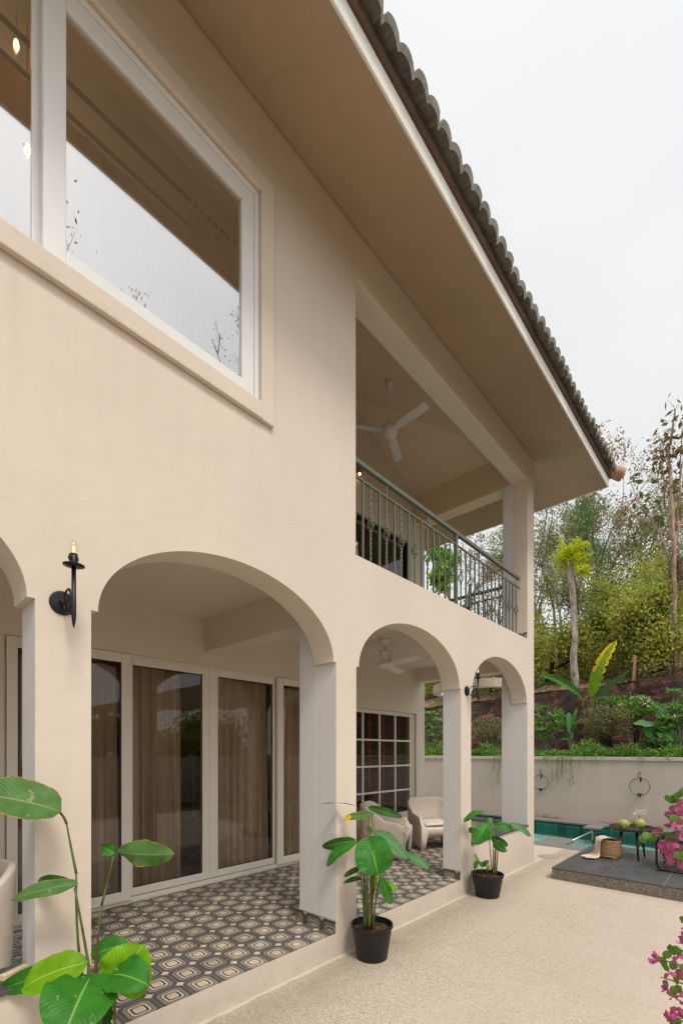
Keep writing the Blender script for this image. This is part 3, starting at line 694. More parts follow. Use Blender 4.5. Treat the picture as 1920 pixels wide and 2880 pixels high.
# rolled tiles: each course is a corrugated strip, tile pitch .31 with two rolls
def tiles(name, org, along, up, length, courses, mat, taper=False, start=False):
    mb = MB(); org = Vector(org); along = Vector(along).normalized(); upv = Vector(up).normalized(); nrm = upv.cross(along)
    if nrm.z < 0: nrm = -nrm
    step = .30; rs = random.Random(3); P = .31
    for c in range(courses):
        s0 = c*step-.10; s1 = s0+step+.10; xa = 0 if not taper else max(0, s0*.9); n = int(length/P*12)
        offs = [rs.uniform(-.012, .014) for _ in range(int(length/P)+3)]; lif = [rs.uniform(-.006, .012) for _ in range(int(length/P)+3)]
        rows = [[], [], [], []]
        for i in range(n+1):
            q = i*P/12
            if taper and q > length-max(0, s0)*.92: break
            if start and q < max(0, s0)*.92-.05: continue
            k = int(q/P+.001); ph = (q/P) % 1
            h = .030+.037*abs(math.sin(math.pi*2*ph*.5*2))**.75*(1 if ph < .5 else .92)
            if ph < .04 or ph > .97: h = .012
            hh = h+lif[k]
            rows[0].append(org+along*q+upv*(s0+offs[k])+nrm*(hh-.030)); rows[1].append(org+along*q+upv*(s0+offs[k])+nrm*(hh+.012))
            rows[2].append(org+along*q+upv*(s0+.02)+nrm*(hh+.016)); rows[3].append(org+along*q+upv*s1+nrm*(hh-.028))
        if len(rows[0]) > 2: mb.grid(rows)
    return mb.build(name, mat, rf)
al = Vector((0, 1, 0)); upd = Vector((-1, 0, SL)).normalized()
tiles('roof_tiles', (EX+.02, -6.9, EZ+.20), al, upd, YE+6.9, 14, M['rooftile'], True)
tiles('roof_tiles', (EX, YE+.02, EZ+.20), (-1, 0, 0), Vector((0, -1, SL)).normalized(), 8.0, 10, M['rooftile'], True, True)
b = MB(); hp = [Vector((EX+.13, YE+.13, EZ+.20)).lerp(Vector((RX, YR, RZ+.24)), i/16) for i in range(17)]
for i in range(16):
    d = (hp[i+1]-hp[i]); a0 = hp[i]-d*.12; 
    b.tube([a0, a0+d*1.06], [.098, .080], 14, cap=False)
    b.tube([a0, a0+d*.5], [.080, .07], 14, cap=False)
b.build('ridge_tiles', M['terracotta'], rf, smooth=True)

# ---- windows and doors
def frame_rect(mb, x0, x1, ya, yb, za, zb, wl, wr, wb, wt):
    """mitred looking frame made of four butting bars, outer ya..yb, za..zb"""
    mb.box(x0, x1, ya, ya+wl, za, zb); mb.box(x0, x1, yb-wr, yb, za, zb); mb.box(x0, x1, ya+wl, yb-wr, za, za+wb); mb.box(x0, x1, ya+wl, yb-wr, zb-wt, zb)
win = MB()
# raised plaster surround
win.box(.0005, .028, WY0-.11, WY0, WZ0-.115, WZ1+.12); win.box(.0005, .028, WY1, WY1+.105, WZ0-.115, WZ1+.12)
win.box(.0005, .028, WY0, WY1, WZ1, WZ1+.12); win.box(.0005, .034, WY0, WY1, WZ0-.115, WZ0)
wo_ = win.build('window_surround', M['facade'], house, bevel=.006)
b = MB()
frame_rect(b, -.075, -.005, WY0+.002, WY1-.002, WZ0+.002, WZ1-.002, .03, .035, .03, .035)
b2_ = MB(); frame_rect(b2_, -.055, -.010, .636, WY1-.04, WZ0+.034, WZ1-.04, .098, .095, .070, .105)
b3_ = MB(); frame_rect(b3_, -.110, -.078, WY0+.04, .70, WZ0+.034, WZ1-.04, .098, .095, .055, .105)
wf = b.build('window', M['greyframe'], house, bevel=.004)
b2_.build('sash', M['greyframe'], wf, bevel=.004); b3_.build('sash', M['greyframe'], wf, bevel=.004)
b = MB(); b.box(-.034, -.028, .734, WY1-.135, WZ0+.104, WZ1-.145); b.build('pane', M['panehi'], wf)
b = MB(); b.box(-.096, -.090, WY0+.138, .605, WZ0+.089, WZ1-.145); b.build('pane', M['panehi'], wf)
# sliding door: four leaves
dr = MB(); frame_rect(dr, DX-.16, DX-.01, DY0+.002, DY1-.002, .192, DZ1-.002, .012, .05, .04, .02)
door = dr.build('sliding_door', M['upvc'], house, bevel=.003)
for (ya, yb, gl0, gl1, front_) in ((.875, 1.862, .950, 1.772, 1), (1.858, 2.738, 1.898, 2.655, 0), (2.740, 3.672, 2.850, 3.640, 0), (3.678, 4.56, 3.775, 4.46, 1)):
    x1 = DX+.018 if front_ else DX-.030; b = MB(); zb0 = .222 if front_ else .240; zt = 2.594 if front_ else 2.578
    frame_rect(b, x1-.045, x1, ya, yb, zb0, zt, gl0-ya, yb-gl1, .315-zb0, zt-2.505)
    lf = b.build('door_leaf', M['upvc'], house if False else door, bevel=.004)
    b = MB(); b.box(x1-.028, x1-.022, gl0-.005, gl1+.005, .31, 2.51); b.build('pane', M['pane'], lf)
    b = MB(); frame_rect(b, x1-.022, x1-.012, gl0-.0, gl1+.0, .315, 2.505, .006, .006, .006, .006); b.build('gasket', M['black'], lf)
# lattice window
lw = MB(); frame_rect(lw, DX-.12, DX-.045, LY0+.002, LY1-.002, LZ0+.002, LZ1-.002, .06, .06, .06, .055)
lwo = lw.build('lattice_window', M['upvc'], house, bevel=.004)
b = MB()
gy0, gy1, gz0, gz1 = LY0+.062, LY1-.062, LZ0+.062, LZ1-.057
frame_rect(b, DX-.095, DX-.062, gy0, gy1, gz0, gz1, .05, .045, .05, .004)
for y in (5.03, 5.457, 5.885, 6.317): b.box(DX-.092, DX-.066, y-.014, y+.014, gz0+.05, gz1-.004)
for z in (.995, 1.417, 1.842): b.box(DX-.090, DX-.0635, gy0+.05, gy1-.045, z-.014, z+.014)
b.build('glazing_bars', M['upvc'], lwo)
b = MB(); b.box(DX-.086, DX-.082, gy0+.05, gy1-.045, gz0+.05, gz1-.004); b.build('pane', M['pane'], lwo)
# upstairs glazed door
b = MB(); frame_rect(b, DX-.12, DX-.04, UY0, UY1-.002, 3.30, UZ1-.002, .05, .04, .06, .02); ud = b.build('balcony_door', M['black'], house)
b = MB(); b.box(DX-.09, DX-.084, UY0+.05, UY1-.042, 3.36, UZ1-.022); b.build('pane', M['pane'], ud)

# blinds behind the lattice window, curtains behind the doors
bl = empty('window_blind', (0, 0, 0), 0, 'dark slatted timber blind with red tapes behind the lattice window', 'blind')
b = MB()
for i in range(46):
    z = .60+i*.036; b.quad((DX-.155, LY0+.1, z-.006), (DX-.195, LY0+.1, z+.012), (DX-.195, 6.60, z+.012), (DX-.155, 6.60, z-.006))
b.build('slats', M['wood'], bl)
b = MB()
for y in (5.36, 5.72, 6.09, 6.42): b.box(DX-.152, DX-.150, y-.012, y+.012, .58, 2.28)
b.build('tape', simple('red_tape', (.28, .05, .03), .8), bl)
def curtain(name, label, x, y0, y1, z0, z1, folds, amp, mat, group=None, seed=0):
    rs = random.Random(seed); P = []; N = folds*10; ph = rs.uniform(0, 6)
    for i in range(N+1):
        t = i/N; y = y0+(y1-y0)*t; row = []
        for j in range(7):
            s = j/6; a = amp*(.35+.65*s); row.append((x+a*math.sin(t*folds*6.283+ph+.8*math.sin(t*9+seed))+.02*math.sin(t*5+s), y+.02*math.sin(t*folds*6.283*1.0+1)*s, z1+(z0-z1)*s))
        P.append(row)
    mb = MB(); mb.grid(P); return tag(mb.build(name, mat, None, smooth=True), label, 'curtain', group)
G_ = 'curtains behind the sliding doors'
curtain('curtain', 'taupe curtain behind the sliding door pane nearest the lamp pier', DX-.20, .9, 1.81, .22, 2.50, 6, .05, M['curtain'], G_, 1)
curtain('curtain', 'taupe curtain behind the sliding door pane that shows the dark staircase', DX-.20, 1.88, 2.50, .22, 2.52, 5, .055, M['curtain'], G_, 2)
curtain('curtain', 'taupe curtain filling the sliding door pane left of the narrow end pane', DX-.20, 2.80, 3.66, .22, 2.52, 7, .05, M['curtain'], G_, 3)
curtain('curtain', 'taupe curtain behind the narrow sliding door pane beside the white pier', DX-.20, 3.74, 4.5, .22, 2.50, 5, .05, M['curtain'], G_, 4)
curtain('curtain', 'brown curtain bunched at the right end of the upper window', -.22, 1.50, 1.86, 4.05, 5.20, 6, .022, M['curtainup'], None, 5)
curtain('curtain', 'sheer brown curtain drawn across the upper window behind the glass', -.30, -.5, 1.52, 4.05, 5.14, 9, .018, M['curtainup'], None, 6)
cr_ = empty('curtain_rod', (0, 0, 0), 0, 'pair of dark curtain rods with rings inside the upper window', 'curtain rod')
b = MB(); b.tube([(-.22, -.58, 5.24), (-.22, 1.86, 5.24)], .013, 8); b.build('rod', M['black'], cr_); b = MB(); b.tube([(-.30, -.58, 5.17), (-.30, 1.86, 5.17)], .012, 8); b.build('rod', M['black'], cr_)
for i in range(7):
    b = MB()
    y = 1.52+i*.05; c = [Vector((-.22+.0*k, y, 5.235))+Vector((.022*math.cos(a), 0, .022*math.sin(a))) for k, a in enumerate([j*6.283/10 for j in range(11)])]
    b.tube(c, .003, 4, cap=False)
    b.build('ring', M['steel'], cr_)
for i, (p, lb) in enumerate(((onx(46, 125, -.16), 'small glowing bulb inside the upper window near its left edge, the higher one'), (onx(77, 420, -.16), 'small glowing bulb inside the upper window, the lower one'))):
    e = empty('pendant_bulb', p, 0, lb, 'bulb', 'bulbs glowing inside the upper room'); b = MB(); b.lathe([(.001, -.03), (.009, -.018), (.012, 0), (.008, .02), (.001, .03)], n=12); b.build('bulb', M['bulblit'], e, smooth=True)
    b = MB(); b.tube([(0, 0, .02), (0, 0, 5.24-p[2])], .002, 6); b.build('cord', M['black'], e)
    pl = bpy.data.lights.new('room_fill_light', 'POINT'); pl.energy = 7; pl.color = (1, .72, .45); pl.shadow_soft_size = .04; po_ = bpy.data.objects.new('room_fill_light', pl); col.objects.link(po_); po_.parent = e; po_.location = (-1.0, 0, .35)  # added to brighten the room, set back behind the curtain from the bulb
# staircase inside
st = empty('staircase', (0, 0, 0), 0, 'dark staircase with timber handrail seen through the sliding door gap', 'staircase')
b = MB()
for i in range(9): b.box(-4.6, -3.5, 2.6+i*.26, 2.86+i*.26, .12, .12+(i+1)*.18)
b.build('steps', M['black'], st)
b = MB(); b.tube([(-3.45, 2.5, 1.05), (-3.45, 4.9, 2.72)], .03, 8); b.build('handrail', simple('oiled_timber', (.35, .15, .05), .4), st)
b = MB()
for i in range(12): y = 2.6+i*.19; b.tube([(-3.45, y, .2+i*.13), (-3.45, y, 1.1+i*.133)], .01, 5)
b.build('spindles', M['steel'], st)

# ================================================================== BALCONY RAILINGS
def twisted(mb, x, y, z0, z1, zb, r=.0085):
    def tw(za, zc, n):
        P = []; base = len(mb.v); k = 4; N = n
        for i in range(N+1):
            a = i*.55; z = za+(zc-za)*i/N
            for j in range(k): an = a+j*math.pi/2; mb.v.append((x+r*1.25*math.cos(an), y+r*1.25*math.sin(an), z))
        for i in range(N):
            for j in range(k): p = base+i*k+j; q = base+i*k+(j+1) % k; mb.face((p, q, q+k, p+k))
    tw(z0, zb-.065, 22); tw(zb+.065, z1, 14)
    for s in (-1, 1): mb.lathe([(r*.8, -.012), (r*1.7, -.010), (r*1.7, .010), (r*.8, .012)], (x, y, zb+s*.062), 8)
    for j in range(6):
        P = []
        for i in range(9):
            t = i/8; a = j*math.pi/3+t*2.6; rr = .030*math.sin(math.pi*t)**.8+.003; P.append((x+rr*math.cos(a), y+rr*math.sin(a), zb-.05+.10*t))
        mb.tube(P, .0044, 4, cap=False)
XR = -.105
rl = empty('balcony_railing', (XR, 4.8, ZP), 0, 'sage green iron railing with twisted basket balusters along the balcony front', 'railing')
def loc(mb): mb.v = [(x-XR, y-4.8, z-ZP) for x, y, z in mb.v]; return mb
b = MB(); b.box(XR-.021, XR+.021, 2.78, 6.72, 4.190, 4.232); loc(b).build('handrail', M['railgreen'], rl, bevel=.004)
b = MB(); b.box(XR-.010, XR+.010, 2.78, 6.735, 4.066, 4.084); loc(b).build('lower_rail', M['railgreen'], rl, bevel=.002)
YS = [2.99, 3.123, 3.234, 3.365, 3.475, 3.602, 3.717, 3.845, 3.96, 4.085, 4.2, 4.32, 4.439, 4.568, 4.679, 4.817, 4.94, 5.064, 5.174, 5.3, 5.414, 5.541, 5.658, 5.783, 5.893, 6.017, 6.133, 6.249, 6.368, 6.481, 6.606]
for i, y in enumerate(YS):
    b = MB()
    if i == 15: b.box(XR-.019, XR+.019, y-.019, y+.019, ZP, 4.189); loc(b).build('post', M['railgreen'], rl); continue
    plain = (i % 2 == 1) if i < 15 else (i % 2 == 1)
    if plain: b.box(XR-.0085, XR+.0085, y-.0085, y+.0085, ZP, 4.065)
    else: twisted(b, XR, y, ZP, 4.065, 3.722)
    if i in (4, 10, 20, 26): b.box(XR-.007, XR+.007, y-.007, y+.007, 4.085, 4.189)
    loc(b).build('baluster', M['railgreen'], rl)
rl2 = empty('end_railing', (-1.2, 6.9, ZP), 0, 'darker green iron railing across the far end of the balcony', 'railing')
b = MB(); b.box(-.80, .82, -.02, .02, .875, .915); b.build('handrail', M['railgreen'], rl2)
b = MB(); b.box(-.80, .82, -.010, .010, .75, .768); b.build('lower_rail', M['railgreen'], rl2)
for i in range(13):
    b = MB(); x = -.75+i*.123
    if i % 2: b.box(x-.0085, x+.0085, -.0085, .0085, 0, .75)
    else: twisted(b, x, 0, 0, .75, .407)
    b.build('baluster', M['railgreen'], rl2)
# dark chair on balcony
bc = empty('balcony_chair', (-.80, 6.05, 3.311), R_(-60), 'black low chair on the balcony behind the green railing', 'chair')
b = MB(); b.box(-.22, .22, -.22, .22, .36, .40); b.build('seat', M['black'], bc); b = MB(); b.box(-.22, .22, .20, .235, .42, .72); b.build('backrest', M['black'], bc)
for sx in (-1, 1):
    for sy in (-1, 1): b = MB(); b.tube([(sx*.2, sy*.2, 0), (sx*.19, sy*.19, .36)], .015, 6); b.build('leg', M['black'], bc)

# ================================================================== CEILING FANS
def fan(loc, drop, ceil_dz, lab, rz, style, seed=0):
    e = empty('ceiling_fan', loc, rz, lab, 'ceiling fan', 'white ceiling fans of the veranda and balcony')
    if style:   # lower: squat cone motor housing
        b = MB(); b.lathe([(.075, drop), (.070, drop-.02), (.035, drop-.10), (.02, drop-.115)], n=24); b.build('canopy', M['white'], e, smooth=True)
        b = MB(); b.tube([(0, 0, .16), (0, 0, drop-.1)], .012, 8); b.build('rod', M['white'], e)
        b = MB(); b.lathe([(.02, .185), (.088, .180), (.090, .15), (.070, .06), (.075, .025), (.115, .018), (.120, -.005), (.09, -.030), (.02, -.042)], n=28); b.build('motor', M['white'], e, smooth=True)
    else:
        b = MB(); b.lathe([(.055, drop), (.050, drop-.05), (.03, drop-.10), (.014, drop-.13)], n=24); b.build('canopy', M['white'], e, smooth=True)
        b = MB(); b.tube([(0, 0, .06), (0, 0, drop-.1)], .011, 8); b.build('rod', M['white'], e)
        b = MB(); b.lathe([(.015, .11), (.03, .085), (.055, .065), (.095, .045), (.105, .01), (.100, -.03), (.085, -.075), (.02, -.105)], n=28); b.build('motor', M['white'], e, smooth=True)
    for k in range(3):
        b = MB(); a = k*2.0944; c_, s_ = math.cos(a), math.sin(a)
        pts = [(.10, .03), (.20, .05), (.24, .052), (.60, .054), (.615, .04), (.615, -.04), (.60, -.054), (.24, -.052), (.20, -.05), (.10, -.03)]
        V = [];
        for z in (0, -.006):
            for (x, y) in pts: V.append((x*c_-y*s_, x*s_+y*c_, z-y*.26))
        n0 = len(pts); b.v = V; b.face(range(n0)); b.face([n0+i for i in range(n0)][::-1])
        for i in range(n0): b.face((i, n0+i, n0+(i+1) % n0, (i+1) % n0))
        b.build('blade', M['white'], e)
    return e
fan((-1.02, 4.68, 2.765), 3.098-2.765, 0, 'white ceiling fan with squat motor under the ground floor veranda ceiling', R_(-13), True)
fan((-1.07, 4.83, 5.87), 6.525-5.87, 0, 'white ceiling fan on a long rod above the upper balcony', R_(-6), False)

# ================================================================== WALL LAMPS
def sconce(loc, lab, off=.165, rz=0):
    e = empty('wall_lamp', loc, rz, lab, 'wall lamp', 'black candle wall lamps of the house')
    b = MB(); b.lathe([(.0, 0), (.058, 0), (.058, .006), (.050, .012), (.018, .016), (.014, .030), (.0, .034)], n=28)
    b.v = [(z, x, y) for x, y, z in b.v]; b.build('backplate', M['black'], e, smooth=False)
    # scrolls in the x-z plane
    b = MB(); b.tube([(.03+.045*(1-math.cos(a))*1.05, 0, .048*math.sin(a)+.0) for a in [i*math.pi/10 for i in range(0, 11)]]+[(off-.01, 0, .012)], .0048, 6)
    b.tube([(.082+.056*math.cos(a), 0, -.006+.056*math.sin(a)) for a in [i*6.283/20 for i in range(3, 20)]], .0042, 6)
    b.tube([(.105+.026*math.cos(a), 0, -.016+.026*math.sin(a)) for a in [i*6.283/14 for i in range(0, 13)]], .0038, 6)
    b.build('scroll_arm', M['black'], e, smooth=True)
    b = MB(); b.tube([(off, 0, -.150), (off, 0, -.125), (off, 0, -.09), (off, 0, .135)], [.002, .0075, .0105, .0095], 10); b.build('stem', M['black'], e, smooth=True)
    b = MB(); b.lathe([(.008, .130), (.025, .131), (.046, .138), (.046, .1405), (.01, .136)], (off, 0, 0), 24); b.build('drip_tray', M['black'], e, smooth=True)
    b = MB(); b.lathe([(.017, .137), (.018, .15), (.0175, .192), (.010, .194)], (off, 0, 0), 16)
    for a in (.3, 1.8, 3.0, 4.4, 5.5): b.tube([(off+.018*math.cos(a), .018*math.sin(a), .188), (off+.0205*math.cos(a), .0205*math.sin(a), .172), (off+.018*math.cos(a), .018*math.sin(a), .160)], [.002, .0035, .002], 6)
    b.build('candle_sleeve', M['black'], e, smooth=True)
    b = MB(); b.lathe([(.010, .195), (.0165, .205), (.018, .222), (.014, .240), (.006, .254), (.001, .260)], (off, 0, 0), 16); bu = b.build('bulb', M['glass'], e, smooth=True)
    b = MB(); b.lathe([(.002, .198), (.006, .200), (.0065, .226), (.002, .230)], (off, 0, 0), 8); b.build('filament', M['filament'], bu, smooth=True)
sconce((0, .713, 2.375), 'black candle wall lamp high on the pier left of the wide arch')
sconce((0, 4.879, 2.360), 'black candle wall lamp on the pier between the two smaller arches', .140)
sconce((DX, -.12, 2.02), 'black candle wall lamp at the left picture edge beside the sliding door', .11)
e = empty('lantern', (DX, 5.20, 5.90), 0, 'small brass lamp glowing on the balcony back wall', 'lamp'); b = MB(); b.tube([(0, 0, .05), (.08, 0, .05), (.08, 0, .02)], .006, 6); b.build('bracket', M['black'], e)
b = MB(); b.lathe([(.02, .03), (.045, .0), (.05, -.04), (.03, -.07)], (.08, 0, 0), 14); b.build('shade', simple('brass', (.40, .20, .08), .35, .7), e, smooth=True); b = MB(); b.lathe([(.001, -.1), (.014, -.09), (.014, -.072), (.001, -.070)], (.08, 0, 0), 10); b.build('bulb', M['bulblit'], e)

# ================================================================== PATIO THINGS
_lo = leafobj
def leafobj(name, mat, parent, base, tip, width, org, **k):
    base = Vector(base); tip = Vector(tip)
    if 'nrm' not in k or k['nrm'] is None:
        k['nrm'] = (CAM-(base+tip)*.5).normalized()*.9+Vector((0, 0, .5))
    mb = MB(); leaf(mb, base-org, tip-org, width, **k); return mb.build(name, mat, parent, smooth=True)
def stemobj(name, mat, parent, pts, r0, r1, org, n=7):
    P = [Vector(p)-org for p in pts]
    if len(P) == 3: P = bez(P[0], P[1], P[2], 8)
    mb = MB(); k = len(P); mb.tube(P, [r0+(r1-r0)*i/(k-1) for i in range(k)], n); return mb.build(name, mat, parent, smooth=True)

def flowerpot(loc, r0, r1, h, label, group):
    e = empty('potted_plant', loc, 0, label, 'potted plant', group)
    b = MB(); b.lathe([(r0-.004, 0), (r0, .004), (r0+(r1-r0)*.86, h-.030), (r1, h-.028), (r1+.004, h-.014), (r1, h), (r1-.009, h), (r1-.013, h-.03), (r1-.02, h-.06)], n=48)
    p = b.build('pot', M['pot'], e, smooth=True); p.modifiers.new('edge', 'EDGE_SPLIT').split_angle = R_(40)
    b = MB(); rs = random.Random(5); rows = []; R0 = r1-.017
    for i in range(13):
        rr = R0*i/12; rows.append([(rr*math.cos(a), rr*math.sin(a), h-.052+.012*rs.random()*(i > 0)) for a in [j*6.283/28 for j in range(29)]])
    for r in rows: r[-1] = r[0]
    b.grid(rows); b.build('soil', M['soil'], e)
    P = np.stack([rng.uniform(-R0*.8, R0*.8, 90), rng.uniform(-R0*.8, R0*.8, 90), np.full(90, h-.040)], 1); P = P[(P[:, 0]**2+P[:, 1]**2) < (R0*.9)**2]
    quads('bark_chips', P, rdir(len(P)), rdir(len(P), .5), .022, .014, F['dry'], e)
    return e
GP = 'potted calatheas in front of the arches'
# ---- middle pot
o2 = Vector((.215, 2.855, 0)); e2 = flowerpot(o2, .122, .166, .275, 'middle potted calathea with heart shaped front leaf and yellow tipped leaf', GP)
def z2(a, b, dx=0.):   # pixel in the zoomed crop -> point on an upright plane through the pot, moved dx towards the viewer
    return ond(900+a/2.613, 1800+b/2.613, 3.64-dx)
top = []
for (a0, a1, b1, r, mt, d) in ((325, 322, 1480, .0085, 'stem', 0), (338, 335, 1690, .010, 'stem', .02), (352, 350, 1660, .010, 'stem', -.03), (372, 400, 1700, .011, 'stembrown', 0), (385, 440, 1730, .009, 'stem', .03), (348, 352, 1520, .008, 'stem', .03), (362, 405, 1500, .008, 'stem', -.02), (330, 300, 1700, .007, 'stem', .03), (358, 385, 1640, .011, 'stem', .05)):
    stemobj('stem', M[mt], e2, [z2(a0, 2130, d), z2((a0+a1)/2-4, 1900, d), z2(a1, b1, d)], r, r*.5, o2)
for (q) in ((322, 1480, 300, 1330, 268, 1225, 0), (352, 1520, 352, 1400, 360, 1300, .03), (405, 1510, 400, 1400, 375, 1280, -.02), (322, 1480, 330, 1440, 385, 1425, 0)):
    stemobj('petiole', M['stembrown'], e2, [z2(q[0], q[1], q[6]), z2(q[2], q[3], q[6]), z2(q[4], q[5], q[6])], .0038, .0028, o2, 6)
L2 = [('leafdark', (268, 1225), (5, 1212), .055, .10, 0, dict(nrm=(0, .1, 1), sag=.06, wave=.05)),
      ('leafgrey', (400, 1285), (178, 1318), .095, 0, .05, dict(sag=.05, roll=.15)),
      ('leafdark', (352, 1232), (608, 1306), .075, .05, 0, dict(sag=.10, roll=.35)),
      ('leafdark', (262, 1470), (15, 1522), .105, -.05, -.02, dict(sag=.20, roll=-.5)),
      ('leafmid', (266, 1490), (45, 1668), .115, .06, .02, dict(sag=.12, roll=.35)),
      ('leafpale', (395, 1400), (640, 1612), .135, .10, 0, dict(sag=.08, roll=-.3)),
      ('leafpale', (628, 1580), (800, 1690), .095, .10, 0, dict(sag=.10, roll=-.2)),
      ('leafdark', (785, 1655), (803, 1718), .04, .10, 0, dict()),
      ('leafdark', (292, 1678), (173, 1746), .055, .06, 0, dict(sag=.1)),
      ('leafdark', (308, 1756), (170, 1790), .05, .05, 0, dict(sag=.15)),
      ('leafmid', (442, 1740), (520, 1948), .10, .05, .05, dict(sag=.05)),
      ('leaflime', (470, 1765), (562, 1846), .05, .02, 0, dict(sag=.1)),
      ('leaflime', (395, 1690), (385, 1880), .075, -.02, 0, dict(curl=.6)),
      ('leafpale', (430, 1590), (372, 1455), .14, -.10, 0, dict(sag=.05)),
      ('leafmid', (375, 1425), (352, 1372), .05, .0, 0, dict())]
for i, (mt, p, q, wd, d1, d0, k) in enumerate(L2):
    leafobj('leaf', M[mt], e2, z2(*p, d0), z2(*q, d1), wd, o2, seed=i, **k)
yt = leafobj('yellow_leaf_tip', M['leafyellow'], e2, z2(228, 1296, .085), z2(176, 1326, .09), .06, o2, sag=.02)
leafobj('leaf', M['leafmid'], e2, z2(382, 1548, .14), z2(425, 1728, .20), .30, o2, sag=.10, fold=.22, wave=.035, lobe=.42, shape=.72, n=22, seed=40, nrm=(CAM-z2(400, 1630, .15)).normalized()+Vector((0, 0, .15)))
stemobj('petiole', M['stem'], e2, [z2(352, 1700, .05), z2(370, 1640, .06), z2(382, 1548, .14)], .005, .004, o2, 6)

# ---- right pot
o3 = Vector((.215, 4.965, 0)); e3 = flowerpot(o3, .128, .178, .262, 'smallest looking potted calathea, farthest along the wall, with young shoots', GP)
def z3(a, b, dx=0.): return ond(1180+a/4.61, 2150+b/4.61, 5.16-dx)
for (a0, a1, b1, r, mt, d) in ((940, 905, 1000, .0075, 'stem', 0), (950, 955, 1110, .010, 'stembrown', .02), (968, 975, 1110, .008, 'stem', 0), (990, 1012, 1115, .0095, 'stem', -.02), (975, 990, 900, .007, 'stem', -.05)):
    stemobj('stem', M[mt], e3, [z3(a0, 1430, d), z3((a0+a1)/2, 1280, d), z3(a1, b1, d)], r, r*.6, o3)
for q in ((905, 1000, 880, 860, 850, 740, 0), (850, 740, 845, 680, 828, 610, 0), (955, 1110, 945, 900, 945, 790, .02), (1012, 1115, 985, 960, 1060, 850, 0), (990, 900, 990, 860, 992, 780, 0)):
    stemobj('petiole', M['stembrown'], e3, [z3(q[0], q[1], q[6]), z3(q[2], q[3], q[6]), z3(q[4], q[5], q[6])], .0045, .003, o3, 6)
L3 = [('leafmid', (830, 608), (572, 757), .12, .05, 0, dict(sag=.10, roll=.5)),
      ('leafmid', (880, 775), (722, 1045), .21, .16, .06, dict(sag=.10, lobe=.12)),
      ('leafmid', (955, 800), (1205, 865), .13, .06, .02, dict(sag=.16)),
      ('leafpale', (1170, 775), (1435, 940), .115, .10, .05, dict(sag=.12, roll=-.3)),
      ('leafdark', (932, 955), (1140, 1060), .12, .10, .03, dict(sag=.15, roll=.5)),
      ('leafdark', (940, 1010), (1130, 1130), .12, .02, .05, dict(sag=-.1)),
      ('leafmid', (700, 830), (645, 890), .09, -.1, -.1, dict()),
      ('leaflime', (960, 900), (850, 930), .14, -.10, -.06, dict()),
      ('leafpale', (865, 735), (945, 745), .08, .0, 0, dict(sag=.3)),
      ('leaflime', (800, 1320), (708, 1158), .035, .05, .05, dict(curl=.5)),
      ('leafmid', (815, 1330), (745, 1265), .06, .06, .05, dict(sag=.2)),
      ('leafdark', (815, 1330), (895, 1250), .065, .05, .05, dict(sag=.2)),
      ('leafmid', (715, 1360), (745, 1240), .055, .03, .05, dict(sag=.2)),
      ('leaflime', (880, 1380), (900, 1298), .05, .06, .05, dict(sag=.2))]
for i, (mt, p, q, wd, d1, d0, k) in enumerate(L3): leafobj('leaf', M[mt], e3, z3(*p, d0), z3(*q, d1), wd, o3, seed=60+i, **k)
for a, b_, c_, d_ in ((800, 1400, 815, 1330), (865, 1400, 863, 1300), (880, 1400, 880, 1370), (715, 1400, 718, 1360)): stemobj('shoot', M['stembrown'], e3, [z3(a, b_, .05), z3(c_, d_, .05)], .006, .003, o3, 6)

# ---- left front plant (its pot stands just below the picture edge)
o1 = Vector((.42, .93, 0)); e1 = flowerpot(o1, .13, .175, .28, 'largest potted calathea in the lower left corner with lime leaves', GP)
def z1(a, b, dx=0.): return ond(a/2.24, 2100+b/2.24, 2.08-dx)
for q in ((600, 1760, 470, 1450, 480, 800, 0, .008), (615, 1760, 560, 1350, 470, 893, .02, .008), (620, 1760, 590, 1300, 640, 1000, -.02, .0085), (640, 1000, 680, 850, 716, 690, -.02, .006), (480, 800, 440, 600, 420, 490, 0, .006)):
    stemobj('stem', M['stem'], e1, [z1(q[0], q[1], q[6]), z1(q[2], q[3], q[6]), z1(q[4], q[5], q[6])], q[7], q[7]*.55, o1)
stemobj('petiole', M['stembrown'], e1, [z1(420, 490, 0), z1(405, 440, 0), z1(372, 412, .02)], .006, .005, o1, 6)
for q in ((555, 1760, 555, 1500, 560, 1380, 0, .012, 'sheath'), (358, 1800, 350, 1660, 337, 1545, .03, .012, 'stem'), (720, 1800, 722, 1650, 726, 1560, .05, .007, 'stem'), (640, 1800, 636, 1700, 630, 1600, .05, .010, 'stem'), (676, 1800, 676, 1750, 676, 1700, 0, .008, 'stembrown'), (600, 1460, 598, 1420, 620, 1130, 0, .006, 'stembrown'), (600, 1440, 640, 1400, 655, 1310, .0, .005, 'stem')):
    stemobj('stem', M[q[8]], e1, [z1(q[0], q[1], q[6]), z1(q[2], q[3], q[6]), z1(q[4], q[5], q[6])], q[7], q[7]*.6, o1)
